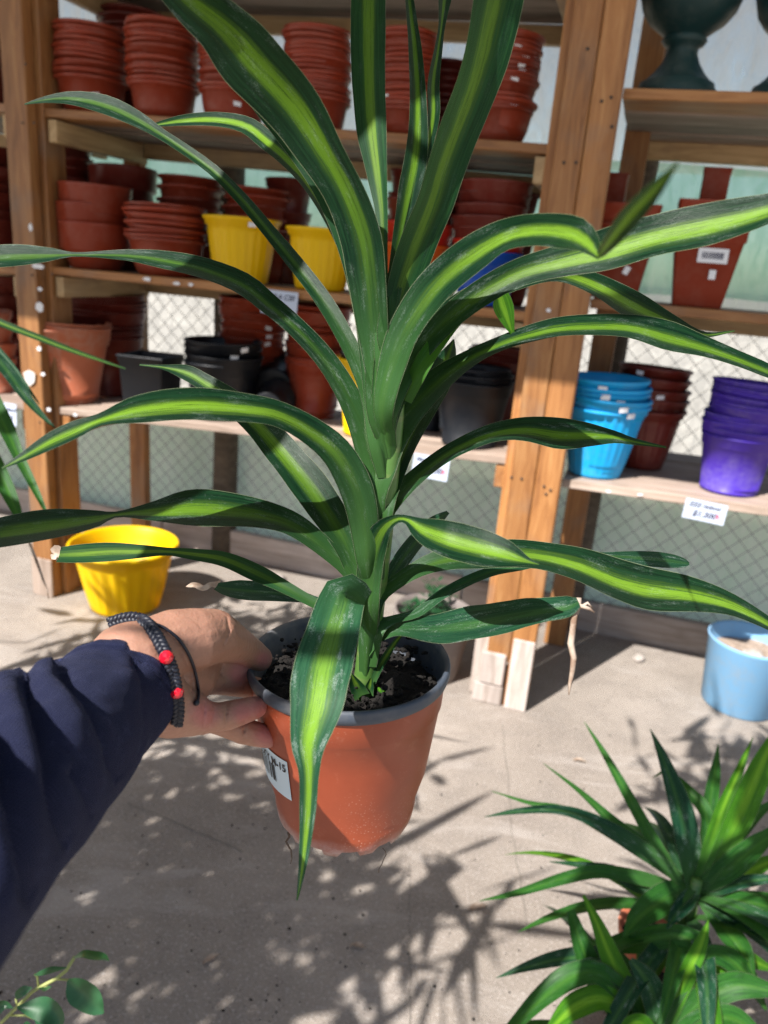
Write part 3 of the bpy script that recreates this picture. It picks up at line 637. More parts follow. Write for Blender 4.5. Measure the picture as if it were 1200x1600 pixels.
# ------------------------------------------------------------------ pots on the floor
P = on_z(196, 944, 0); d = project(P + Vector((0, 0, .25)))[2]; R = 166 / 2 * d / FPX
o = inst('plastic_pot', pot_mesh(R, R * 1.26, .64, 'flute', 'yellow')); o.location = P + Vector((0, 0, .001)); o.rotation_euler = (0, 0, .4); tag(o, 'empty yellow fluted pot standing on the concrete floor', 'flower pot')
P = on_z(1152, 1098, 0); d = project(P + Vector((0, 0, .2)))[2]; R = 132 / 2 * d / FPX
pb = tag(empty('pale_blue_pot', P + Vector((0, 0, .001))), 'pale blue pot half full of sand on the floor at right', 'flower pot')
hb = R * 1.72; bm, _ = lathe([(.0001, 0), (R * .80, 0), (R * .84, .006), (R * .97, hb - .012), (R, hb - .006), (R * .985, hb), (R * .96, hb), (R * .945, hb - .01), (R * .80, hb * .5)], 56); mesh_obj('body', bm, 'pale_blue', pb)
bm = bmesh.new(); n = 22; rr = R * .89
gr = [[bm.verts.new((rr * j / 8 * math.cos(2 * math.pi * i / n), rr * j / 8 * math.sin(2 * math.pi * i / n), hb * .76 + .012 * noise.noise((j * .9 * math.cos(i * .285), j * .9 * math.sin(i * .285), 1)))) for i in range(n)] for j in range(1, 9)]
for j in range(7):
    for i in range(n): bm.faces.new((gr[j][i], gr[j + 1][i], gr[j + 1][(i + 1) % n], gr[j][(i + 1) % n]))
bm.faces.new(gr[0]); mesh_obj('sand', bm, 'sand', pb)
def rock(P, r, lab, mat='stone'):
    bm = bmesh.new(); bmesh.ops.create_icosphere(bm, subdivisions=3, radius=r)
    for q in bm.verts: q.co *= 1 + .35 * noise.noise(q.co / r * 1.3 + P * 9); q.co.z *= .55
    o = mesh_obj('stone', bm, mat); o.location = P + Vector((0, 0, r * .4)); tag(o, lab, 'stone')
rock(on_z(998, 1032), .024, 'small pale stone on the floor below the kerb at right'); rock(on_z(436, 908), .03, 'pale stone at the foot of the fence left of the plant')
rock(pb.location + Vector((.0, -.03, hb * .76)), .035, 'grey stone lying on the sand in the pale blue pot')

# ------------------------------------------------------------------ leaves
LEAF_I = [0]
def leaf(stations, mat, parent, d0, off=0.0, tilt=25.0, fold=.22, name='leaf', nl=34, na=8, wav=.03, power=1.4, tipmat=None, sheath=0):
    """stations: (px, py, width px[, depth offset m]) from the base to the tip; a thin folded blade in 3-D"""
    LEAF_I[0] += 1; sd = LEAF_I[0] * 3.71
    if len(stations[0]) == 3:
        m = len(stations) - 1; ln = [0]
        for i in range(m): ln.append(ln[-1] + math.hypot(stations[i + 1][0] - stations[i][0], stations[i + 1][1] - stations[i][1]))
        st = [(a[0], a[1], a[2], off * (ln[i] / ln[-1]) ** power) for i, a in enumerate(stations)]
    else: st = stations
    q = catmull(st, nl); C = [at(a[0], a[1], d0 + a[3]) for a in q]
    bm = bmesh.new(); uvl = bm.loops.layers.uv.new('UVMap'); uv2 = bm.loops.layers.uv.new('Along'); rows = []; sgn = None; arc = 0
    mid = q[nl // 2]; 
    for i in range(nl):
        a0, a1 = q[max(0, i - 1)], q[min(nl - 1, i + 1)]; dx, dy = a1[0] - a0[0], a1[1] - a0[1]; l = math.hypot(dx, dy) or 1
        px, py = -dy / l, dx / l
        rows.append((px, py))
    k = nl // 2; flip = -1 if (rows[k][1] > .15 or (abs(rows[k][1]) <= .15 and rows[k][0] < 0)) else 1
    V = []; tt = math.tan(rad(tilt))
    for i in range(nl):
        px, py = rows[i][0] * flip, rows[i][1] * flip; d = d0 + q[i][3]; hw = max(.0004, q[i][2] / 2 * d / FPX)
        P = C[i]; vd = (P - EYE).normalized(); lat = (RGT * px - UPV * py).normalized(); tw = tt * (1 + .5 * math.sin(sd + i * .09))
        T = (C[min(nl - 1, i + 1)] - C[max(0, i - 1)]).normalized(); A = lat + vd * tw; A = A - T * A.dot(T) * .8; N = T.cross(A).normalized()
        if N.dot(vd) > 0: N = -N
        if i: arc += (C[i] - C[i - 1]).length
        fe = fold if not sheath else fold + (-.75 - fold) * max(0, 1 - i / (nl * sheath))
        row = []
        for j in range(na + 1):
            s_ = j / na * 2 - 1; e = 1 + wav * noise.noise((sd, i * .33, 9 if s_ > 0 else 2))
            ripple = .10 * hw * math.sin(i * .55 + sd + (1.5 if s_ > 0 else 0)) * s_ * s_ * (wav / .03) * .5
            row.append((bm.verts.new(P + A * (s_ * hw * e) + N * (fe * hw * (abs(s_) ** 1.3 - .4) + ripple)), (j / na, arc * 10)))
        V.append(row)
    for i in range(nl - 1):
        for j in range(na):
            f = bm.faces.new((V[i][j][0], V[i][j + 1][0], V[i + 1][j + 1][0], V[i + 1][j][0]))
            for lp, c in zip(f.loops, (V[i][j][1], V[i][j + 1][1], V[i + 1][j + 1][1], V[i + 1][j][1])): lp[uvl].uv = c
            for lp, c in zip(f.loops, (i, i, i + 1, i + 1)): lp[uv2].uv = (c / (nl - 1), 0)
            if tipmat is not None and i >= tipmat: f.material_index = 1
    o = mesh_obj(name, bm, [mat, 'leaf_dry'] if tipmat is not None else mat, None)
    if parent: o.parent = parent; o.matrix_parent_inverse = pm(parent).inverted()
    return o

# ------------------------------------------------------------------ the held plant
PD = .55
RIM = at(545, 1028, PD)                                     # centre of the pot's rim
AX = (Vector((0, 0, 1)) + RGT * -.045).normalized()         # the pot is held a little askew
plant = tag(empty('potted_dracaena', RIM - AX * .135), 'tall variegated dracaena in a terracotta nursery pot held up by a hand', 'potted plant')
PMI = pm(plant).inverted()
def par(o, p=None): o.parent = p or plant; return o
Rr = 318 / 2 * PD / FPX
YA = AX.cross(RGT).normalized(); XA = YA.cross(AX).normalized()
POTM = Matrix(((XA.x, YA.x, AX.x, 0), (XA.y, YA.y, AX.y, 0), (XA.z, YA.z, AX.z, 0), (0, 0, 0, 1)))
HP = .136; RB = Rr * .725
def wall_r(z): return RB + (Rr * .925 - RB) * (z / (HP * .78)) if z < HP * .78 else Rr * .945
pr = [(RB * .80, .012), (RB * .93, .004), (RB * .975, .010), (RB * 1.005, .020), (RB * .995, .024), (wall_r(.05), .05), (wall_r(.08), .08), (wall_r(HP * .775), HP * .775), (Rr * .938, HP * .785), (Rr * .955, HP - .010)]
bm, rings = lathe(pr, 96)
for k in range(96):                                          # scalloped foot
    if (k // 4) % 2 == 0: rings[1][k].co.z += .006; rings[0][k].co.z += .004
bmesh.ops.create_circle(bm, cap_ends=True, radius=RB * .80, segments=48, matrix=Matrix.Translation((0, 0, .013)))
pot = mesh_obj('pot', bm, 'main_pot', plant); pot.matrix_local = POTM
bm, _ = lathe([(Rr * .945, HP - .012), (Rr * .985, HP - .0095), (Rr * 1.0, HP - .006), (Rr * 1.0, HP - .002), (Rr * .985, HP), (Rr * .955, HP - .0005), (Rr * .935, HP - .004), (Rr * .90, HP - .020), (Rr * .86, HP - .045)], 96)
mesh_obj('rim', bm, 'grey_rim', pot)
# soil
bm = bmesh.new(); n = 40; rr = Rr * .905; gr = []
for j in range(1, 15):
    gr.append([bm.verts.new((rr * j / 14 * math.cos(2 * math.pi * i / n), rr * j / 14 * math.sin(2 * math.pi * i / n), HP - .017 + .014 * noise.noise((j / 14 * 3 * math.cos(2 * math.pi * i / n), j / 14 * 3 * math.sin(2 * math.pi * i / n), 4)) + .005 * noise.noise((j / 14 * 14 * math.cos(2 * math.pi * i / n), j / 14 * 14 * math.sin(2 * math.pi * i / n), 8)) - .008 * (j / 14) ** 2)) for i in range(n)])
for j in range(13):
    for i in range(n): bm.faces.new((gr[j][i], gr[j + 1][i], gr[j + 1][(i + 1) % n], gr[j][(i + 1) % n]))
bm.faces.new(gr[0]); soil = mesh_obj('soil', bm, 'soil', plant); soil.matrix_local = POTM
bm = bmesh.new(); rc = random.Random(3)
for k in range(420):
    a = rc.uniform(0, 6.28); q = Rr * .88 * math.sqrt(rc.random()); r_ = rc.choice((.0008, .0012, .0018, .0026)); c = Vector((q * math.cos(a), q * math.sin(a), HP - .016 + .006 * noise.noise((q * 40 * math.cos(a), q * 40 * math.sin(a), 4)) + .012 * rc.random() ** 4)) 
    bmesh.ops.create_icosphere(bm, subdivisions=1, radius=r_, matrix=Matrix.Translation(c) @ Matrix.Diagonal((rc.uniform(.7, 1.5), rc.uniform(.7, 1.5), rc.uniform(.6, 1.1), 1)))
o = mesh_obj('soil_crumbs', bm, 'soil', plant, False); o.matrix_local = POTM; tag(o, kind='stuff')
# sticker with barcode wrapped round the pot wall
def on_pot(a, z, lift): r = wall_r(z) + lift; return Vector((r * math.cos(a), r * math.sin(a), z))
Pm = POTM.to_3x3(); cam_l = Pm.inverted() @ (EYE - RIM); fa = math.atan2(cam_l.y, cam_l.x)
LA0, LA1, LZ0, LZ1 = fa - 1.38, fa - .66, .050, .084
bm = bmesh.new(); rows = []
for j in range(5): rows.append([bm.verts.new(on_pot(LA0 + (LA1 - LA0) * i / 12, LZ0 + (LZ1 - LZ0) * j / 4, .0006)) for i in range(13)])
for j in range(4):
    for i in range(12): bm.faces.new((rows[j][i], rows[j][i + 1], rows[j + 1][i + 1], rows[j + 1][i]))
lab = mesh_obj('label_sticker', bm, 'sticker_blue', pot)
arcw = (LA1 - LA0) * wall_r(.065)
def wrap(bm, x0, z0):
    for q in bm.verts: q.co = on_pot(LA0 + (x0 + q.co.x) / wall_r(.065), z0 + q.co.y, .0011)
bm = text_bm('LUCKY M-15', .0088); xs = [q.co.x for q in bm.verts]; k = arcw * .90 / (max(xs) - min(xs))
for q in bm.verts: q.co.x *= k
wrap(bm, arcw * .05, LZ1 - .0100); mesh_obj('lettering', bm, 'ink_black', lab, False)
bm = bmesh.new(); x = .003
while x < arcw * .66:
    bw = random.choice((.0006, .0009, .0015, .0022)); q = [bm.verts.new(p) for p in ((x, 0, 0), (x + bw, 0, 0), (x + bw, .0145, 0), (x, .0145, 0))]; bm.faces.new(q); x += bw + random.choice((.0006, .001, .0016))
wrap(bm, 0, LZ0 + .009); mesh_obj('barcode', bm, 'ink_black', lab, False)
# stem: a vertical line in the world
SB0 = at(567, 1085, PD - .004)
def stem_pt(py):
    lo, hi = SB0.z - .1, SB0.z + .7
    for _ in range(40):
        m = (lo + hi) / 2
        if project(Vector((SB0.x, SB0.y, m)) + RGT * (m - SB0.z) * .03)[1] > py: lo = m
        else: hi = m
    return Vector((SB0.x, SB0.y, m)) + RGT * (m - SB0.z) * .03
def sd(py): return project(stem_pt(py))[2]
bm = bmesh.new(); ys = [1098, 1075, 1050, 1020, 990, 960, 930, 890, 850, 800, 750, 700, 650, 600, 560]
rs = [19, 18.5, 17, 17, 17, 18, 18, 18, 18, 17.5, 17, 16, 14, 10, 5]
tube(bm, [stem_pt(y) for y in ys], [r_ * sd(y) / FPX for y, r_ in zip(ys, rs)], 14)
o = mesh_obj('stem', bm, 'stem', plant); o.matrix_parent_inverse = PMI
# small dry sheath at the foot and a seedling
o = leaf([(566, 1088, 26), (556, 1070, 22), (548, 1052, 4)], 'leaf_pale', plant, sd(1080) - .012, -.008, 0, .5, 'sheath', 10, 6)
o = leaf([(575, 1085, 18), (578, 1070, 12), (580, 1060, 4)], 'leaf_pale', plant, sd(1080) - .010, -.004, 0, .5, 'sheath', 10, 6)
for sx in (-1, 1): leaf([(597, 1083, 2), (597 + sx * 4, 1078, 6), (597 + sx * 6, 1074, 3)], 'leaf_lime', plant, sd(1085) - .02, 0, 0, .1, 'seedling', 6, 4)
L = [
 # stations, material, depth offset at the tip, tilt, fold
 ([(591, 640, 30), (590, 590, 40), (585, 520, 50), (576, 434, 60), (566, 370, 66), (542, 304, 66), (511, 248, 70), (462, 171, 90), (395, 95, 104), (350, 45, 88), (300, 5, 70), (240, -45, 40)], 'leaf_medium', -.09, -28, .30),
 ([(585, 690, 26), (583, 620, 30), (576, 525, 36), (564, 447, 40), (543, 370, 42), (514, 302, 44), (480, 246, 44), (418, 165, 44), (360, 95, 40), (320, 40, 30), (285, -10, 16)], 'leaf_pale', -.02, -15, .2),
 ([(598, 560, 14), (598, 420, 18), (597, 340, 20), (591, 280, 32), (581, 200, 50), (576, 100, 56), (576, 0, 57), (577, -60, 50)], 'leaf_pale', .07, -22, .25),
 ([(596, 660, 34), (599, 600, 40), (606, 540, 46), (622, 470, 56), (646, 395, 66), (676, 320, 68), (698, 250, 70), (745, 125, 80), (776, 0, 90), (795, -70, 86)], 'leaf_pale', -.03, -38, .28),
 ([(604, 520, 18), (615, 430, 22), (628, 360, 32), (640, 300, 42), (651, 235, 38), (653, 167, 30), (649, 85, 24), (643, 30, 18), (636, -30, 12)], 'leaf_medium', .09, -25, .35),
 ([(606, 520, 14), (632, 380, 16), (655, 280, 16), (670, 220, 18), (677, 178, 21), (677, 130, 21), (684, 82, 15), (690, 40, 12), (696, -15, 26), (700, -60, 20)], 'leaf_medium', .11, -25, .3),
 ([(605, 650, 30, -.005), (640, 570, 36, -.005), (710, 490, 40, -.01), (800, 432, 44, -.02), (880, 408, 52, -.03), (945, 392, 64, -.04), (1023, 370, 66, -.05), (1105, 352, 66, -.06), (1200, 328, 48, -.07), (1290, 296, 30, -.08)], 'leaf_strong', 0, 20, .25),
 ([(597, 640, 36, -.01), (613, 567, 48, -.015), (640, 506, 56, -.02), (682, 447, 64, -.03), (734, 403, 64, -.045), (792, 369, 54, -.06), (850, 360, 58, -.085), (898, 368, 62, -.11), (926, 388, 34, -.13), (934, 400, 12, -.15), (950, 382, 24, -.19), (985, 338, 38, -.225), (1020, 300, 30, -.25), (1045, 272, 14, -.262), (1060, 253, 2, -.268)], 'leaf_strong', 0, 24, .3),
 ([(606, 660, 26), (640, 572, 38), (690, 505, 44), (750, 461, 40), (810, 437, 32), (870, 428, 27), (930, 446, 36), (990, 479, 44), (1050, 506, 27), (1100, 523, 10), (1148, 517, 2)], 'leaf_strong', .07, 28, .25),
 ([(660, 570, 20), (710, 500, 26), (750, 464, 26), (776, 458, 26), (786, 480, 33), (794, 503, 20), (803, 527, 2)], 'leaf_lime', .04, 20, .3),
 ([(585, 780, 34), (592, 735, 50), (608, 688, 54), (642, 640, 48), (690, 592, 40), (735, 560, 28), (780, 538, 23), (830, 522, 27), (885, 511, 32), (976, 510, 37), (1042, 526, 46), (1095, 541, 34), (1150, 560, 26), (1200, 580, 22), (1260, 606, 8)], 'leaf_medium', .03, 30, .25),
 ([(600, 800, 26), (615, 740, 36), (632, 690, 44), (655, 640, 52), (680, 598, 50), (699, 558, 28), (709, 530, 2)], 'leaf_medium', .08, 22, .3),
 ([(588, 850, 26), (600, 802, 30), (636, 760, 28), (680, 722, 26), (720, 698, 26), (770, 678, 30), (820, 672, 39), (875, 679, 49), (920, 680, 38), (960, 683, 20), (990, 690, 11), (1041, 699, 3)], 'leaf_medium', .05, 32, .25),
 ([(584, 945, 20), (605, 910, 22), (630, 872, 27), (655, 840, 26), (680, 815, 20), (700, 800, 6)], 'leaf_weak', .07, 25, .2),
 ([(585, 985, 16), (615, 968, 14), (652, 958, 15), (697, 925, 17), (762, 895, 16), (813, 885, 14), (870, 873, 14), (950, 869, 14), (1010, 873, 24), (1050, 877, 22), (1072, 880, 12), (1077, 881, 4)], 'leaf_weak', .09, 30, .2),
 ([(578, 960, 26), (592, 930, 26), (625, 905, 24), (660, 886, 28), (700, 874, 36), (750, 870, 42), (800, 866, 46), (850, 870, 44), (905, 884, 52), (962, 906, 64), (1010, 920, 70), (1072, 928, 56), (1129, 941, 38), (1172, 959, 27), (1210, 980, 18), (1270, 1015, 3)], 'leaf_strong', -.01, 42, .22),
 ([(574, 950, 34, -.012), (577, 905, 40, -.016), (583, 862, 42, -.022), (598, 828, 32, -.03), (618, 812, 16, -.04), (636, 812, 14, -.05), (662, 828, 40, -.06), (700, 843, 58, -.07), (745, 855, 60, -.075), (792, 868, 42, -.08), (826, 878, 12, -.082), (842, 882, 2, -.083)], 'leaf_strong', 0, 30, .25),
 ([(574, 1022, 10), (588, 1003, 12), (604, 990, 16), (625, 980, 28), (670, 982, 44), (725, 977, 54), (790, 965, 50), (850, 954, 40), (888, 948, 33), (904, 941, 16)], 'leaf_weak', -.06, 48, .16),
 ([(578, 1078, 9), (590, 1048, 12), (604, 1024, 12), (622, 998, 7), (634, 988, 2)], 'leaf_pale', -.01, 10, .3),
 # front drooping leaf
 ([(574, 1000, 24, -.004), (571, 965, 34, -.012), (560, 938, 52, -.026), (541, 927, 66, -.044), (532, 945, 75, -.058), (519, 990, 84, -.078), (504, 1048, 92, -.095), (495, 1100, 86, -.105), (482, 1162, 56, -.11), (483, 1206, 33, -.108), (481, 1265, 27, -.1), (475, 1335, 16, -.09), (468, 1385, 7, -.086), (464, 1407, 2, -.085)], 'leaf_front_lit', 0, 8, .16),
 # left side
 ([(565, 935, 18), (548, 895, 26), (515, 862, 30), (470, 828, 36), (430, 810, 42), (367, 798, 54), (300, 795, 57), (240, 800, 32), (183, 804, 10), (147, 812, 28), (66, 823, 50), (0, 833, 48), (-60, 842, 28)], 'leaf_medium', -.05, 45, .2),
 ([(568, 990, 12), (540, 968, 14), (495, 945, 16), (440, 915, 22), (400, 895, 28), (350, 874, 24), (300, 866, 18), (262, 862, 13), (220, 862, 22), (170, 863, 30), (120, 866, 29), (92, 867, 24)], 'leaf_pale', .06, 35, .2),
 ([(566, 1000, 10), (530, 955, 10), (490, 938, 14), (445, 928, 26), (400, 924, 32), (360, 920, 26), (338, 916, 12)], 'leaf_weak', .08, 40, .2),
 ([(574, 880, 32, -.012), (570, 825, 46, -.018), (557, 765, 54, -.024), (528, 712, 50, -.03), (490, 678, 46, -.035), (440, 650, 42, -.045), (392, 639, 44, -.055), (304, 633, 52, -.07), (220, 640, 46, -.08), (158, 656, 20, -.085), (120, 672, 28, -.088), (80, 690, 28, -.09), (40, 712, 16, -.092), (3, 732, 2, -.094)], 'leaf_strong', 0, 34, .22),
 ([(568, 930, 22), (556, 890, 34), (540, 848, 46), (515, 805, 54), (480, 755, 58), (440, 705, 52), (405, 665, 44), (360, 625, 36), (320, 598, 28), (290, 582, 24), (256, 574, 8), (218, 570, 3)], 'leaf_medium', .07, 25, .25),
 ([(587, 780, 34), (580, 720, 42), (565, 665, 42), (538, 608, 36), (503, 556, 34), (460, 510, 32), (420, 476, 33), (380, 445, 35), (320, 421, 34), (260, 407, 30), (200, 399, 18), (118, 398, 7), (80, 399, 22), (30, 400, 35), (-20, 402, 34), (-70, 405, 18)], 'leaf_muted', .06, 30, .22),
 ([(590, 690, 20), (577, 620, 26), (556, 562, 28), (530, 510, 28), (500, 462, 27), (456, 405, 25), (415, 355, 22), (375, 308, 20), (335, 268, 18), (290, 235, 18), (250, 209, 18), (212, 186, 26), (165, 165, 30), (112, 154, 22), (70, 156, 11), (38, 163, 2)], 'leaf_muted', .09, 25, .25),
 ([(588, 640, 14), (578, 540, 18), (560, 450, 20), (528, 365, 22), (488, 295, 24), (450, 250, 27), (418, 222, 30), (385, 197, 28), (340, 187, 24), (290, 188, 18), (255, 193, 10), (230, 198, 2)], 'leaf_strong', .12, 30, .25),
]
TIPS = {17: 33, 21: 33}
for i, (st_, mat, off, tilt, fold) in enumerate(L):
    by = st_[0][1]; d0 = sd(max(560, min(1085, by))) - .006
    ln = [0]
    for a, b in zip(st_[:-1], st_[1:]): ln.append(ln[-1] + math.hypot(b[0] - a[0], b[1] - a[1]))
    st_ = [(a[0], a[1], a[2] * {2: .95, 3: .86, 4: .9, 5: .9, 7: .9}.get(i, .98), a[3] if len(a) == 4 else off * (ln[k] / ln[-1]) ** 1.4) for k, a in enumerate(st_)]
    if i not in (17, 18, 21, 22):
        q0 = st_[0]; p0 = project(stem_pt(min(1085, by + 55)))
        st_ = [(p0[0] + (q0[0] - p0[0]) * .3, by + 55, 20, .010)] + [(q0[0], q0[1], max(q0[2], 28), q0[3])] + st_[1:]
    o = leaf(st_, mat, plant, d0 - .003, 0, tilt, fold, nl=48, sheath=.22 if i not in (17, 18, 21, 22) else 0)
    if i == 17:
        e = d0 - .06
        pts = [(904, 934), (903, 948), (898, 962), (894, 985), (891, 1005), (896, 1028), (894, 1048), (891, 1068), (889, 1086)]
        bm = bmesh.new(); tube(bm, [at(x + random.uniform(-1, 1), y, e + random.uniform(-.001, .001)) for x, y in pts], [.0022, .0018, .0021, .0019, .0022, .0020, .0016, .0012, .0004], 6)
        tube(bm, [at(903, 946, e), at(912, 948, e - .001), (at(921, 951, e)), at(929, 957, e)], [.0016, .0014, .0012, .0004], 5); tube(bm, [at(910, 947, e), at(918, 942, e - .001), at(926, 950, e)], [.001, .001, .0003], 5)
        tip = mesh_obj('dried_tip', bm, 'leaf_dry', o)
    if i == 21: leaf([(94, 867, 24), (88, 866, 22), (84, 870, 10), (80, 866, 3)], 'leaf_dry', o, d0 + .06, 0, 20, .3, 'dried_tip', 8, 6, .4).matrix_parent_inverse = Matrix.Identity(4)
    if i == 22: leaf([(342, 917, 14), (330, 914, 10), (318, 918, 8), (305, 915, 7), (297, 916, 8), (290, 917, 2)], 'leaf_dry', o, d0 + .08, 0, 20, .4, 'dried_tip', 16, 6, .5).matrix_parent_inverse = Matrix.Identity(4)
# roots under the pot
for k, (x, y) in enumerate(((450, 1300), (598, 1325))):
    bm = bmesh.new(); pts = [at(x, y, .585)]
    for q in range(7): pts.append(pts[-1] + Vector((random.gauss(0, .0022), random.gauss(0, .002), -.0028)))
    tube(bm, pts, [.0012 - .00013 * q for q in range(8)] if k == 0 else .0003, 5); o = mesh_obj('root', bm, 'bark', plant); o.matrix_parent_inverse = PMI

# ------------------------------------------------------------------ hand, sleeve, bracelet
def sph(x, y, d, r): return (at(x, y, d), r * d / FPX, (x, y))
CH = {
 'arm': [(0, 1270, .34, 95), (90, 1190, .385, 88), (160, 1120, .42, 82), (205, 1070, .44, 76)],
 'wrist_a': [(205, 1045, .44, 74), (248, 1018, .458, 52)], 'wrist_b': [(205, 1080, .44, 74), (250, 1096, .458, 50)],
 'thenar': [(238, 1018, .455, 54), (270, 1004, .465, 52), (302, 999, .474, 49), (332, 994, .488, 43), (352, 1000, .50, 35), (374, 1009, .518, 27), (394, 1021, .533, 23), (406, 1029, .541, 20)],
 'heel': [(240, 1092, .455, 55), (268, 1108, .462, 45), (300, 1116, .474, 34)], 'palm': [(262, 1055, .472, 50), (300, 1060, .492, 38), (318, 1040, .505, 28)],
 'index': [(310, 1022, .505, 29), (334, 1034, .515, 24), (346, 1040, .519, 22), (358, 1047, .524, 22.5), (374, 1052, .532, 18.5)],
 'middle': [(305, 1060, .498, 28), (326, 1064, .508, 22), (340, 1066, .515, 19), (360, 1068, .526, 19.5), (384, 1072, .541, 18), (406, 1075, .556, 16), (420, 1074, .572, 13)],
 'ring': [(290, 1113, .474, 36), (314, 1120, .480, 28), (330, 1121, .484, 23.5), (346, 1120, .488, 22.5), (356, 1118, .491, 23), (374, 1113, .498, 21), (390, 1108, .504, 19.5), (401, 1105, .509, 17)],
 'little': [(316, 1120, .49, 20), (346, 1131, .503, 18.5), (366, 1138, .510, 19), (380, 1142, .514, 20.5), (400, 1147, .520, 19.5), (418, 1152, .525, 17)],
}
PINK = [((405, 1106), 26), ((420, 1148), 30), ((375, 1052), 24), ((380, 1112), 24), ((412, 1030), 18), ((320, 1115), 30)]
SPH = []
bm = bmesh.new()
for nm, ch in CH.items():
    for a, b in zip(ch[:-1], ch[1:]):
        n = max(3, int(math.hypot(a[0] - b[0], a[1] - b[1]) / 5))
        for k in range(n + 1):
            f = k / n; q = [a[i] * (1 - f) + b[i] * f for i in range(4)]; SPH.append((q, sph(*q)))
bt = bmesh.new(); bmesh.ops.create_uvsphere(bt, u_segments=14, v_segments=9, radius=1); bt.verts.index_update(); tv = [v.co.copy() for v in bt.verts]; tf = [[v.index for v in f.verts] for f in bt.faces]; bt.free()
HV, HF = [], []
for q, (P, r_, px) in SPH:
    n0 = len(HV); HV += [P + c * r_ for c in tv]; HF += [[i + n0 for i in f] for f in tf]
hm = bpy.data.meshes.new('hand'); hm.from_pydata(HV, [], HF); bm.from_mesh(hm)
person = tag(empty('person', at(200, 1300, .4)), 'left hand in a navy knit sleeve with a bracelet holding the plant pot', 'person')
hand = mesh_obj('hand', bm, 'skin', person); hand.matrix_parent_inverse = pm(person).inverted()
md = hand.modifiers.new('r', 'REMESH'); md.mode = 'VOXEL'; md.voxel_size = .0011; md.use_smooth_shade = True
md = hand.modifiers.new('s', 'SMOOTH'); md.factor = .5; md.iterations = 4
bpy.context.view_layer.update(); dg = bpy.context.evaluated_depsgraph_get(); me = bpy.data.meshes.new_from_object(hand.evaluated_get(dg)); hand.modifiers.clear(); hand.data = me
at_ = me.attributes.new('pink', 'FLOAT', 'POINT')
CREASE = [[(320, 1098), (319, 1112), (318, 1134)], [(355, 1098), (354, 1115), (352, 1138)], [(383, 1128), (382, 1142), (380, 1158)], [(372, 1018), (382, 1012), (388, 1010)], [(288, 1062), (298, 1080), (306, 1098)], [(283, 1020), (296, 1045), (301, 1065), (300, 1085)], [(355, 965), (358, 985), (350, 1005)], [(350, 1032), (346, 1042), (344, 1054)]]
for vtx in me.vertices:
    P = vtx.co; x, y, d = project(P); s_ = 0
    for (cx, cy), r_ in PINK: s_ = max(s_, 1 - math.hypot(x - cx, y - cy) / r_)
    at_.data[vtx.index].value = max(0, min(1, s_ * 1.6))
    for cr in CREASE:
        for a, b in zip(cr[:-1], cr[1:]):
            ax, ay = b[0] - a[0], b[1] - a[1]; t = max(0, min(1, ((x - a[0]) * ax + (y - a[1]) * ay) / (ax * ax + ay * ay))); dd = math.hypot(x - a[0] - ax * t, y - a[1] - ay * t)
            if dd < 5: vtx.co = vtx.co + (P - EYE).normalized() * .0011 * math.exp(-(dd / 2.2) ** 2)
for p in me.polygons: p.use_smooth = True
def skin_d(x, y, lift=.001):
    r = ray(x, y).normalized(); best = None
    for q, (P, rr, _) in SPH:
        v = P - EYE; t = v.dot(r); m2 = v.dot(v) - t * t
        if m2 < rr * rr:
            t0 = t - math.sqrt(rr * rr - m2)
            if best is None or t0 < best: best = t0
    if best is None: return None
    return EYE + r * (best - lift)
# sleeve
SS = [(184, 1076, .438, 100), (179, 1080, .435, 107), (170, 1090, .430, 110), (152, 1108, .418, 112), (130, 1128, .402, 118), (106, 1150, .382, 130), (84, 1168, .366, 138), (54, 1192, .347, 148), (15, 1228, .324, 164), (-30, 1268, .300, 178), (-115, 1352, .26, 205), (-240, 1470, .215, 250), (-520, 1730, .15, 350)]
SCR = [([(97, 1046), (140, 1090), (175, 1157), (190, 1200), (204, 1250)], .0068, 14), ([(40, 1062), (58, 1110), (75, 1165), (95, 1235), (120, 1320)], .008, 17), ([(-40, 1120), (-8, 1190), (20, 1280), (50, 1390)], .011, 20), ([(205, 1005), (228, 1060), (238, 1130), (228, 1200)], .0022, 8), ([(128, 1200), (150, 1240), (160, 1290)], .005, 9)]
ns, na = 170, 150; q = catmull(SS, ns); C = [at(a[0], a[1], a[2]) for a in q]
bm = bmesh.new(); uvl = bm.loops.layers.uv.new('UVMap'); V = []; arc = 0; prev = None
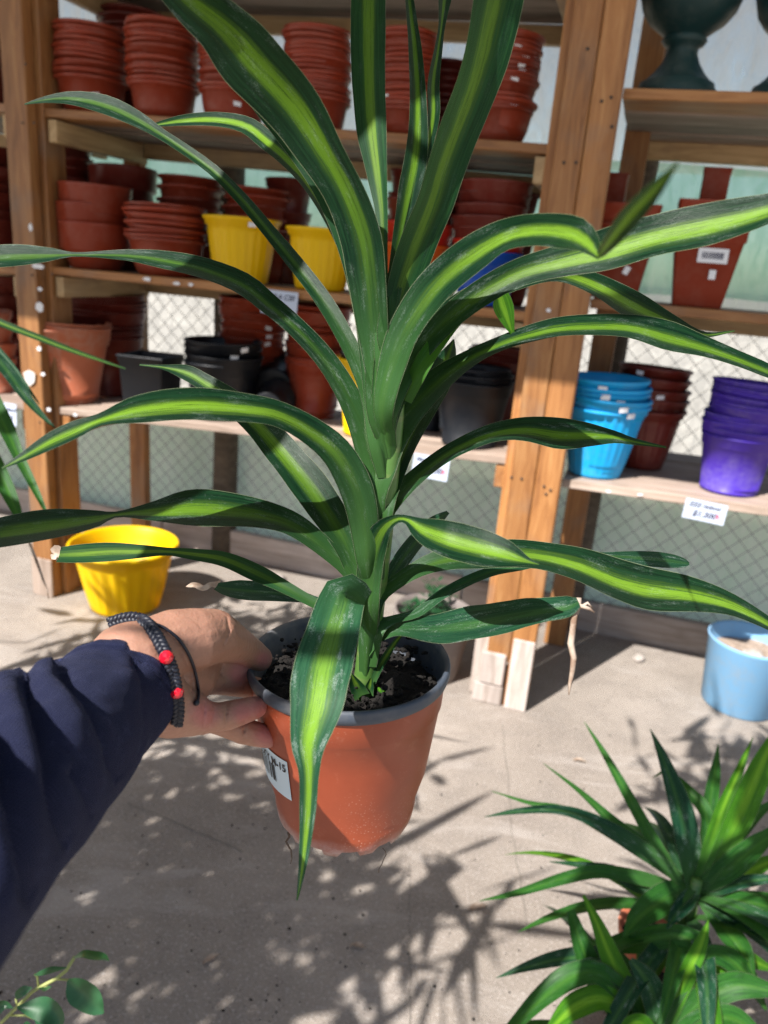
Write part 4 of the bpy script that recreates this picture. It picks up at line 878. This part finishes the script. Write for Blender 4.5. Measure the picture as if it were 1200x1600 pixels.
for i in range(ns):
    T = (C[min(ns - 1, i + 1)] - C[max(0, i - 1)]).normalized(); 
    Tc = (T * .75 + (RGT * .62 - UPV * .55 + FWD * .55).normalized() * .25).normalized()
    A = (UPV - Tc * UPV.dot(Tc)).normalized(); B = Tc.cross(A)
    r_ = q[i][3] * q[i][2] / FPX
    if i: arc += (C[i] - C[i - 1]).length
    row = []
    for k in range(na + 1):
        th = 2 * math.pi * k / na; dsp = 0
        s1 = arc
        rad_ = (A * math.cos(th) + B * math.sin(th) * .92).normalized(); Pq = C[i] + rad_ * r_
        if rad_.dot(EYE - Pq) > -.02:
            px_, py_, _ = project(Pq)
            for cr, aa, wd in SCR:
                best = None
                for a, b in zip(cr[:-1], cr[1:]):
                    ax, ay = b[0] - a[0], b[1] - a[1]; t = max(0, min(1, ((px_ - a[0]) * ax + (py_ - a[1]) * ay) / (ax * ax + ay * ay))); ex, ey = px_ - a[0] - ax * t, py_ - a[1] - ay * t; dd = math.hypot(ex, ey)
                    if best is None or dd < best[0]: best = (dd, ex * ay - ey * ax)
                dd = best[0]; left = best[1] < 0
                dsp -= aa * math.exp(-dd / (wd * (.55 if left else 1.6)))
                if left: dsp += aa * .7 * math.exp(-((dd - wd * 2.2) / (wd * 1.8)) ** 2)
        dsp += .0022 * noise.noise((math.cos(th) * 1.6, math.sin(th) * 1.6, s1 * 28)) + .0008 * noise.noise((math.cos(th) * 5, math.sin(th) * 5, s1 * 90))
        fc_ = max(0, min(1, rad_.dot((EYE - Pq).normalized()) * 2.2)); dsp *= .25 + .75 * fc_
        if i < 3: dsp -= .0022 * (3 - i) / 3
        row.append((bm.verts.new(C[i] + (A * math.cos(th) * (r_ + dsp) + B * math.sin(th) * (r_ * .92 + dsp))), (th * .042 * 1.0, arc)) if k < na else (row[0][0], (2 * math.pi * .042, arc)))
    V.append(row)
for i in range(ns - 1):
    for k in range(na):
        f = bm.faces.new((V[i][k][0], V[i + 1][k][0], V[i + 1][k + 1][0], V[i][k + 1][0]))
        for lp, c in zip(f.loops, (V[i][k][1], V[i + 1][k][1], V[i + 1][k + 1][1], V[i][k + 1][1])): lp[uvl].uv = (c[0] * 10, c[1] * 10)
inner = [bm.verts.new(C[0].lerp(v[0].co, .93) - (C[0] - C[6]).normalized() * .012) for v in V[0][:na]]
for k in range(na): bm.faces.new((V[0][(k + 1) % na][0], inner[(k + 1) % na], inner[k], V[0][k][0]))
bm.faces.new([v[0] for v in V[-1][:na]])
bmesh.ops.recalc_face_normals(bm, faces=bm.faces)
o = mesh_obj('sleeve', bm, 'navy_knit', person); o.matrix_parent_inverse = pm(person).inverted()
# braided bracelet
def curve_on_skin(pts, n, lift):
    out = []
    for a in catmull(pts, n):
        P = skin_d(a[0], a[1], lift)
        out.append(P)
    good = [i for i, p in enumerate(out) if p is not None]
    return [out[i] if out[i] is not None else at(catmull(pts, n)[i][0], catmull(pts, n)[i][1], project(out[min(good, key=lambda g: abs(g - i))])[2] + .008) for i in range(n)]
BP = [(172, 974), (190, 968), (210, 966), (228, 973), (242, 990), (254, 1012), (264, 1034), (270, 1052), (274, 1072), (277, 1092), (278, 1112), (276, 1132)]
path = curve_on_skin(BP, 120, .0032)
br = tag(empty('bracelet', path[60]), 'black braided cord bracelet with two red beads on the wrist', 'bracelet'); bri = pm(br).inverted()
for ph in range(3):
    bm = bmesh.new(); pts = []
    for i in range(0, 120):
        T = (path[min(119, i + 1)] - path[max(0, i - 1)]).normalized(); N = (EYE - path[i]).normalized(); A = T.cross(N).normalized(); N = A.cross(T)
        w_ = i * .62 + ph * 2 * math.pi / 3
        pts.append(path[i] + A * .0024 * math.sin(w_) + N * .0014 * math.sin(2 * w_))
    tube(bm, pts, .0017, 6); o = mesh_obj('cord', bm, 'cord', br); o.matrix_parent_inverse = bri
for (x, y) in ((260, 1027), (276, 1081)):
    P = skin_d(x, y, .0042); bm = bmesh.new(); bmesh.ops.create_icosphere(bm, subdivisions=2, radius=.0041, matrix=Matrix.Translation(P)); o = mesh_obj('bead', bm, 'bead_red', br, False); o.matrix_parent_inverse = bri
tp = curve_on_skin([(226, 972), (240, 974), (260, 983), (280, 1000), (296, 1025), (305, 1050), (310, 1075), (310, 1090), (307, 1098)], 60, .002)
bm = bmesh.new(); tube(bm, tp, .00095, 7); bmesh.ops.create_icosphere(bm, subdivisions=2, radius=.0019, matrix=Matrix.Translation(tp[-1])); o = mesh_obj('loose_cord', bm, 'cord', br); o.matrix_parent_inverse = bri

# ------------------------------------------------------------------ plants at lower right
def c8(x, y, w_): return (740 + x / 2.285, 900 + y / 2.285, w_ / 2.285)
def side_plant(name, lab, crown_px, crown_d, pot_r, leaves, mats, extra=0, seed=1, pot_mat='bright_terracotta'):
    rnd = random.Random(seed); crown = at(*crown_px, crown_d); base = Vector((crown.x, crown.y, 0))
    root = tag(empty(name, base), lab, 'potted plant'); inv = pm(root).inverted()
    hz = max(.12, pot_r * 1.7)
    bm, _ = lathe([(.0001, 0), (pot_r * .72, 0), (pot_r * .74, .004), (pot_r * .93, hz * .82), (pot_r * .96, hz * .83), (pot_r, hz), (pot_r * .95, hz), (pot_r * .92, hz * .85), (pot_r * .86, hz * .8)], 40); mesh_obj('pot', bm, pot_mat, root)
    bm, _ = lathe([(.0001, hz * .86), (pot_r * .5, hz * .85), (pot_r * .905, hz * .82)], 28); mesh_obj('soil', bm, 'soil', root)
    bm = bmesh.new(); tube(bm, [Vector((0, 0, hz * .8)), Vector((.004, 0, (hz + crown.z) / 2)), Vector((0, 0, crown.z + .02))], [.016, .014, .010], 10); mesh_obj('stem', bm, 'stem', root)
    for k, (st_, off, tilt) in enumerate(leaves):
        s2 = [c8(a[0], a[1], a[2] * 1.14) for a in st_][::-1]; leaf(s2, mats[k % len(mats)], root, crown_d, off, tilt, .25, nl=24, na=6)
    for k in range(extra):                                   # blades spreading away on the unseen sides
        az = rnd.uniform(0, 6.28); ln = rnd.uniform(.25, .42); up = rnd.uniform(.2, .9); pts = []
        bm = bmesh.new(); uvl = bm.loops.layers.uv.new('UVMap'); uv2 = bm.loops.layers.uv.new('Along'); rows = []; z0 = crown.z - rnd.uniform(0, .12)
        for i in range(14):
            f = i / 13; rr = ln * f; zz = z0 + ln * up * f - ln * (.35 + up * .6) * f * f; hw = .017 * (math.sin(math.pi * min(1, f * .93 + .08)) ** .7); c = Vector((rr * math.cos(az), rr * math.sin(az), zz)); A = Vector((-math.sin(az), math.cos(az), .15))
            rows.append([bm.verts.new(c + A * hw * s_ + Vector((0, 0, .25 * hw * abs(s_)))) for s_ in (-1, -.5, 0, .5, 1)])
        for i in range(13):
            for j in range(4):
                f_ = bm.faces.new((rows[i][j], rows[i][j + 1], rows[i + 1][j + 1], rows[i + 1][j]))
                for lp, c in zip(f_.loops, ((j / 4, i * .3), ((j + 1) / 4, i * .3), ((j + 1) / 4, (i + 1) * .3), (j / 4, (i + 1) * .3))): lp[uvl].uv = c
                for lp, c in zip(f_.loops, (i, i, i + 1, i + 1)): lp[uv2].uv = (c / 13, 0)
        mesh_obj('leaf', bm, mats[k % len(mats)], root)
    return root
P1 = [([(395, 520, 2), (470, 640, 20), (560, 800, 34), (650, 960, 40), (740, 1100, 24)], .10, 20), ([(250, 670, 2), (380, 770, 16), (500, 880, 34), (620, 980, 46), (740, 1090, 34)], .02, 30),
 ([(40, 860, 2), (160, 840, 20), (300, 835, 30), (420, 870, 40), (560, 950, 54), (700, 1050, 44)], -.05, 35), ([(65, 768, 2), (200, 810, 14), (320, 832, 22), (450, 900, 26), (640, 1020, 30)], .05, 30),
 ([(630, 545, 2), (680, 660, 36), (740, 840, 74), (772, 1000, 74), (780, 1110, 40)], .08, 10), ([(640, 720, 2), (690, 700, 14), (760, 762, 34), (830, 850, 42), (830, 1000, 40), (800, 1110, 30)], .12, 20),
 ([(873, 600, 2), (862, 700, 34), (846, 800, 50), (830, 930, 46), (800, 1110, 30)], .14, 10), ([(998, 575, 2), (950, 690, 28), (890, 830, 48), (850, 950, 54), (800, 1100, 34)], .03, 10),
 ([(1075, 560, 20), (1030, 670, 74), (975, 800, 88), (920, 920, 80), (830, 1090, 40)], .0, 12), ([(270, 1020, 2), (400, 1035, 24), (500, 1060, 42), (600, 1110, 48), (740, 1130, 40)], -.02, 40),
 ([(20, 1160, 2), (160, 1130, 24), (320, 1080, 40), (450, 1055, 44), (600, 1080, 46), (740, 1120, 30)], -.08, 42), ([(535, 1290, 8), (590, 1220, 76), (670, 1160, 104), (745, 1120, 76), (790, 1100, 40)], -.12, 25),
 ([(1090, 900, 30), (1000, 970, 74), (910, 1045, 86), (830, 1100, 56), (795, 1120, 30)], -.04, 35), ([(1090, 1078, 20), (970, 1092, 44), (880, 1116, 48), (810, 1120, 30)], -.06, 45),
 ([(1090, 1190, 30), (960, 1158, 50), (870, 1160, 46), (800, 1130, 30)], -.10, 45), ([(1090, 1320, 20), (990, 1245, 56), (900, 1200, 66), (800, 1140, 40)], -.14, 35),
 ([(1080, 800, 14), (1010, 850, 40), (960, 900, 56), (900, 980, 50), (810, 1100, 30)], .12, 20), ([(1000, 1430, 10), (960, 1340, 60), (900, 1260, 66), (810, 1140, 40)], -.16, 25), ([(640, 1040, 3), (610, 980, 22), (660, 1010, 30), (760, 1100, 26)], .05, 20),
 ([(1100, 1000, 18), (1010, 1040, 60), (920, 1090, 70), (810, 1120, 36)], .05, 40), ([(690, 1260, 6), (720, 1210, 46), (760, 1160, 60), (795, 1120, 40)], -.12, 20)]
P2 = [([(345, 1195, 26), (390, 1330, 62), (440, 1440, 74), (500, 1540, 60), (590, 1640, 40)], .04, 12), ([(392, 1140, 10), (440, 1240, 38), (480, 1340, 62), (525, 1440, 70), (600, 1600, 60)], .02, 14),
 ([(80, 1435, 2), (200, 1392, 34), (330, 1362, 58), (450, 1370, 66), (560, 1480, 60), (620, 1620, 40)], .06, 40), ([(110, 1640, 30), (240, 1510, 68), (350, 1432, 84), (450, 1420, 70), (560, 1520, 60), (620, 1640, 40)], -.03, 40),
 ([(480, 1330, 30), (600, 1300, 84), (720, 1285, 80), (800, 1330, 70), (740, 1480, 60), (650, 1640, 40)], .10, 30), ([(838, 1228, 4), (812, 1310, 46), (772, 1400, 62), (720, 1510, 64), (670, 1640, 44)], .0, 10),
 ([(1045, 1550, 8), (970, 1420, 62), (870, 1350, 66), (780, 1400, 66), (700, 1520, 60), (650, 1640, 40)], .02, 32), ([(260, 1630, 20), (360, 1540, 84), (460, 1508, 84), (550, 1560, 60), (620, 1660, 40)], -.08, 38),
 ([(560, 1370, 20), (610, 1430, 66), (645, 1510, 76), (655, 1640, 50)], -.02, 10), ([(1075, 1480, 40), (940, 1462, 92), (830, 1505, 96), (740, 1590, 66), (660, 1680, 40)], -.04, 36),
 ([(340, 1305, 3), (420, 1310, 24), (520, 1370, 44), (600, 1500, 46), (640, 1640, 40)], .10, 30), ([(1060, 1400, 20), (940, 1360, 70), (840, 1400, 76), (740, 1500, 66), (660, 1640, 40)], .08, 36), ([(1040, 1650, 20), (920, 1580, 80), (820, 1590, 80), (720, 1640, 50), (670, 1680, 30)], -.10, 30),
 ([(480, 1690, 20), (540, 1620, 60), (600, 1600, 66), (650, 1680, 40)], -.10, 20)]
d1 = 1.42
p1 = side_plant('potted_yucca', 'green spiky leaved plant in a terracotta pot at lower right, its blades reaching higher', (740 + 790 / 2.285, 900 + 1115 / 2.285), d1, .085, P1, ['leaf_plain', 'leaf_plain', 'leaf_weak', 'leaf_plain', 'leaf_weak', 'leaf_plain', 'leaf_plain', 'leaf_lime', 'leaf_lime', 'leaf_weak', 'leaf_plain'], 16, 3)
p2 = side_plant('potted_yucca', 'green broad bladed plant cut off by the bottom edge at lower right', (740 + 640 / 2.285, 900 + 1650 / 2.285), 1.28, .085, P2, ['leaf_plain', 'leaf_lime', 'leaf_weak', 'leaf_plain', 'leaf_plain', 'leaf_lime'], 14, 5)
Pt = on_z(1020, 1452, .13); op = tag(empty('terracotta_pot', Vector((Pt.x, Pt.y, 0))), 'terracotta pot half hidden under the leaves at lower right', 'flower pot')
bm, _ = lathe([(.0001, 0), (.052, 0), (.054, .004), (.066, .105), (.069, .107), (.073, .13), (.068, .13), (.065, .108), (.060, .09)], 40); mesh_obj('body', bm, 'bright_terracotta', op)
bm, _ = lathe([(.0001, .097), (.062, .095)], 24); mesh_obj('soil', bm, 'soil', op)
# weedy plant in a dark pot at the fence, mostly behind the stem
Pw = on_z(668, 1050, 0); dk = tag(empty('weedy_pot_plant', Pw), 'round greyish pot of weedy green sprigs behind the stem at the fence', 'potted plant')
dw = project(Pw + Vector((0, 0, .15)))[2]; R = 62 * dw / FPX; hz = .26
bm, _ = lathe([(.0001, 0), (R * .7, 0), (R * .74, .006), (R * .96, hz * .86), (R, hz * .88), (R, hz), (R * .95, hz), (R * .9, hz * .86), (R * .85, hz * .7)], 40); mesh_obj('pot', bm, 'grey_pot', dk)
bm, _ = lathe([(.0001, hz * .9), (R * .92, hz * .86)], 24); mesh_obj('soil', bm, 'soil', dk)
rnd = random.Random(4)
for k in range(16):
    x0, y0 = rnd.uniform(-.6, .3) * R, rnd.uniform(-.5, .5) * R; hh = rnd.uniform(.06, .16); lx, ly = rnd.gauss(-.02, .03), rnd.gauss(0, .03)
    bm = bmesh.new(); tube(bm, [Vector((x0, y0, hz * .85)), Vector((x0 + lx * .5, y0 + ly * .5, hz * .85 + hh * .6)), Vector((x0 + lx, y0 + ly, hz * .85 + hh))], [.002, .0015, .001], 4)
    for i in range(14):
        f = rnd.uniform(.2, 1); c = Vector((x0 + lx * f, y0 + ly * f, hz * .85 + hh * f)); a = rnd.uniform(0, 6.28); D = Vector((math.cos(a), math.sin(a), rnd.uniform(-.2, .7))).normalized(); A = D.cross(Vector((0, 0, 1))).normalized(); l_ = rnd.uniform(.025, .05)
        vs = [bm.verts.new(p) for p in (c, c + D * l_ * .5 + A * l_ * .16, c + D * l_, c + D * l_ * .5 - A * l_ * .16)]; bm.faces.new(vs)
    mesh_obj('sprig', bm, 'ficus_leaf', dk, False)

# spiky plant out of the left edge
lp = tag(empty('spiky_plant', on_z(-420, 1250, 0)), 'narrow green and browning blades reaching in from the left edge', 'plant'); dl = 1.25
for st_, mat, off in (([(-330, 560, 8), (-150, 480, 12), (-40, 492, 12), (30, 516, 11), (100, 543, 9), (160, 564, 5), (196, 576, 2)], 'leaf_pale', .05), ([(-330, 640, 10), (-160, 480, 18), (-60, 505, 20), (0, 565, 22), (40, 620, 16), (68, 652, 8), (86, 668, 2)], 'leaf_weak', 0), ([(-330, 640, 10), (-150, 500, 16), (-50, 510, 12), (10, 560, 8), (52, 618, 4), (62, 632, 1)], 'leaf_weak', -.05),
                       ([(-330, 700, 12), (-150, 560, 24), (-50, 580, 26), (0, 650, 28), (30, 715, 18), (55, 765, 12), (74, 805, 4)], 'leaf_plain', -.1), ([(-330, 760, 12), (-170, 620, 26), (-70, 640, 28), (-15, 715, 30), (18, 780, 22), (36, 826, 5)], 'leaf_plain', -.08)):
    leaf(st_, mat, lp, dl, off, 25, .3, nl=26, na=6)
bm = bmesh.new(); pts = [at(x, y, 1.2) for x, y in ((30, 820), (46, 848), (54, 868), (62, 890), (67, 905), (74, 922), (76, 936))]; tube(bm, pts, [.0022, .002, .0024, .0022, .0018, .0014, .0006], 5); o = mesh_obj('dried_tip', bm, 'leaf_dry', lp); o.matrix_parent_inverse = pm(lp).inverted()
bm = bmesh.new(); tube(bm, [Vector((0, 0, 0)), Vector((.01, 0, .3)), Vector((0, .02, .75))] + [pm(lp).inverted() @ at(-330, 660, dl)], [.03, .026, .022, .015], 10); mesh_obj('stem', bm, 'bark', lp)

# ficus twig bottom left
fd = .95; fc = tag(empty('ficus_branch', at(-120, 1760, fd)), 'small ficus branch with glossy oval leaves in the bottom left corner', 'plant'); fci = pm(fc).inverted()
def c5(x, y): return (x / 3, 1150 + y / 3)
bm = bmesh.new()
for pl in ([(-160, 1600), (0, 1350), (80, 1270), (150, 1200), (180, 1180), (260, 1140), (310, 1100), (350, 1035)], [(260, 1140), (320, 1143)], [(180, 1180), (175, 1130), (160, 1115)], [(180, 1180), (230, 1175)], [(80, 1270), (75, 1230)], [(50, 1310), (120, 1310), (170, 1330)]):
    tube(bm, [at(*c5(*p), fd) for p in pl], [.0022 if len(pl) > 4 else .0013] * len(pl), 6)
o = mesh_obj('twig', bm, 'twig', fc); o.matrix_parent_inverse = fci
f0 = at(*c5(-160, 1600), fd); fb = Vector((f0.x - .10, f0.y - .10, 0)); bm = bmesh.new(); tube(bm, [fb, fb.lerp(f0, .5) + Vector((-.03, 0, .05)), f0 + (f0 - at(*c5(0, 1350), fd)) * .05], [.012, .008, .0024], 8); o = mesh_obj('stem', bm, 'bark', fc); o.matrix_parent_inverse = fci
bm, _ = lathe([(.0001, 0), (.075, 0), (.078, .005), (.10, .17), (.105, .172), (.108, .20), (.10, .20), (.096, .17), (.0001, .165)], 36); bmesh.ops.translate(bm, vec=fb, verts=bm.verts); o = mesh_obj('pot', bm, 'black', fc); o.matrix_parent_inverse = fci
for st_, tl in (([(345, 1040, 6), (390, 1020, 34), (440, 1032, 42), (490, 1040, 30), (512, 1055, 4)], 60), ([(320, 1143, 20), (350, 1170, 110), (400, 1220, 136), (450, 1270, 100), (485, 1300, 10)], 10), ([(160, 1120, 6), (200, 1108, 26), (250, 1098, 30), (312, 1085, 4)], 65), ([(180, 1182, 4), (210, 1186, 20), (242, 1176, 4)], 60), ([(75, 1235, 6), (90, 1210, 40), (120, 1190, 40), (150, 1180, 4)], 40), ([(80, 1272, 10), (150, 1275, 90), (215, 1285, 130), (265, 1330, 90), (280, 1380, 10)], 20), ([(60, 1275, 6), (20, 1260, 46), (-30, 1290, 60), (-80, 1310, 6)], 30), ([(170, 1330, 20), (220, 1370, 90), (260, 1440, 90), (280, 1500, 6)], 10), ([(120, 1340, 20), (150, 1400, 90), (140, 1470, 80), (120, 1530, 6)], 15)):
    leaf([(*c5(a[0], a[1]), a[2] / 3) for a in st_], 'ficus_leaf', fc, fd - .01, 0, tl, .2, nl=14, na=6, wav=.08)

# ------------------------------------------------------------------ above and behind: roof over the shelves, shading tree
ROOF_Z = 2.85
def roof_edge(u, ztgt):                                      # where the light that grazes the shelf front at height ztgt crosses the roof
    P = S(u, 0, ztgt); t = (ROOF_Z - ztgt) / -SUN_D.z; return P - SUN_D * t
e0, e1 = roof_edge(-3.5, 1.16), roof_edge(6.5, 1.16); bk = SB * 4.5
roof = tag(empty('shed_roof', (e0 + e1) / 2, SYAW), 'corrugated sheet roof over the pot shelves', 'roof'); ri = pm(roof).inverted()
bm = bmesh.new(); n = 260; rows = ([], [])
for i in range(n + 1):
    p = e0.lerp(e1, i / n); zz = .018 * math.sin(i * 2 * math.pi / 6)
    rows[0].append(bm.verts.new(ri @ (p + Vector((0, 0, zz))))); rows[1].append(bm.verts.new(ri @ (p + SB * 2.1 + Vector((0, 0, zz + .0)))))
for i in range(n): bm.faces.new((rows[0][i], rows[0][i + 1], rows[1][i + 1], rows[1][i]))
mesh_obj('roof_sheet', bm, 'roof_sheet', roof)
for k in range(3): board('rafter', e0 + SB * (.06 + k * .95) - Vector((0, 0, .07)), e1 + SB * (.06 + k * .95) - Vector((0, 0, .07)), .06, .09, SB, 'pale_pine', roof)
def tree(base, ctr, rx, ry, rz, nleaf, lab, seed, size=.085, blobs=9, slim=.11, up=1.4):
    rnd = random.Random(seed); t = tag(empty('shade_tree', base), lab, 'tree'); ti = pm(t).inverted()
    bm = bmesh.new(); tube(bm, [Vector((0, 0, 0)), (ti @ ctr) * .5, ti @ ctr], [.06, .045, .02], 10)
    for k in range(7):
        a = rnd.uniform(0, 6.28); e = ctr + Vector((math.cos(a) * rx * .8, math.sin(a) * ry * .8, rnd.uniform(-.1, .4) * rz)); tube(bm, [(ti @ ctr) * .7, ti @ (ctr.lerp(e, .5) + Vector((0, 0, .08))), ti @ e], [.02, .012, .004], 6)
    mesh_obj('trunk', bm, 'bark', t)
    bm = bmesh.new(); cl = [ctr + Vector((rnd.uniform(-1, 1) * rx, rnd.uniform(-1, 1) * ry, rnd.uniform(-1, 1) * rz)) for _ in range(blobs * 6)]
    for k in range(nleaf):
        c = rnd.choice(cl) + Vector((rnd.gauss(0, .13), rnd.gauss(0, .13), rnd.gauss(0, .10))); D = Vector((rnd.gauss(0, 1), rnd.gauss(0, 1), rnd.gauss(-.6, up))).normalized(); A = D.cross(Vector((rnd.gauss(0, 1), rnd.gauss(0, 1), .3))).normalized(); l_ = size * rnd.uniform(.7, 1.3)
        vs = [bm.verts.new(ti @ p) for p in (c, c + D * l_ * .3 + A * l_ * slim, c + D * l_ * .7 + A * l_ * slim * .75, c + D * l_, c + D * l_ * .7 - A * l_ * slim * .75, c + D * l_ * .3 - A * l_ * slim)]; bm.faces.new(vs)
    o = mesh_obj('crown', bm, 'tree_leaf', t, False); return t
def up_sun(P, z): return P - SUN_D * ((z - P.z) / -SUN_D.z)
c1 = up_sun(Vector((-.52, 1.42, 0)), 1.55); tree(Vector((c1.x - .5, c1.y - .5, 0)), c1, .40, .36, .18, 2100, 'strappy leaved shade tree behind the photographer', 11, .15)
c2 = up_sun(Vector((-.62, 2.62, 0)), 1.9); tree(Vector((c2.x - .6, c2.y + .3, 0)), c2, .36, .20, .20, 1000, 'strappy leaved shade tree left of the photographer', 12, .15)
c3 = up_sun(Vector((.20, 1.50, 0)), 1.6); tree(Vector((c3.x - .6, c3.y - .6, 0)), c3, .10, .16, .10, 34, 'slim strappy leaved plant behind the photographer', 13, .30, 2, .05)
c4 = up_sun(Vector((1.24, 1.95, 0)), 2.2); tree(Vector((c4.x - 1.0, c4.y - .9, 0)), c4, .06, .20, .08, 420, 'unseen leaf cluster added to shade the floor at right', 14, .16, 2)  # foliage added out of view only to darken the right floor strip

rnd = random.Random(21); bm = bmesh.new()
for k in range(900):
    P = on_z(rnd.uniform(-100, 1300), rnd.uniform(860, 1700) ** 1.0, 0); r_ = rnd.choice((.0012, .0015, .002, .0028, .004)) * rnd.uniform(.7, 1.3)
    if (P - S0).dot(SB) > .7: continue
    vs = [bm.verts.new(P + Vector((rnd.uniform(.6, 1.2) * r_ * math.cos(a), rnd.uniform(.6, 1.2) * r_ * math.sin(a), .0002))) for a in (0, 1.3, 2.5, 3.8, 5.0)]; top = bm.verts.new(P + Vector((0, 0, r_ * .8)))
    for i in range(5): bm.faces.new((vs[i], vs[(i + 1) % 5], top))
o = mesh_obj('grit', bm, 'soil', None, False); tag(o, 'dark grit and crumbs of soil scattered over the concrete floor', 'grit', kind='stuff')
for k, (x, y, l_) in enumerate(((745, 1420, .05), (330, 1500, .04), (560, 1480, .035), (905, 1190, .04), (640, 1120, .04), (60, 900, .05))):
    P = on_z(x, y, .003); a = rnd.uniform(0, 6.28); D = Vector((math.cos(a), math.sin(a), 0)); A = Vector((-D.y, D.x, 0)); bm = bmesh.new(); rows = []
    for i in range(7):
        f = i / 6; hw = l_ * .16 * math.sin(math.pi * min(.98, f * .9 + .08)); rows.append([bm.verts.new(D * l_ * (f - .5) + A * hw * q + Vector((0, 0, .006 * math.sin(f * 3) + .004 * abs(q)))) for q in (-1, 0, 1)])
    for i in range(6):
        for j in (0, 1): bm.faces.new((rows[i][j], rows[i][j + 1], rows[i + 1][j + 1], rows[i + 1][j]))
    o = mesh_obj('dead_leaf', bm, 'leaf_dry'); o.location = P; tag(o, ('small dry leaf on the floor ' + ('left of the lower right plants', 'below the sleeve', 'below the held pot', 'under the hanging dried tip', 'right behind the held pot', 'left of the yellow floor pot')[k]), 'dead leaf')
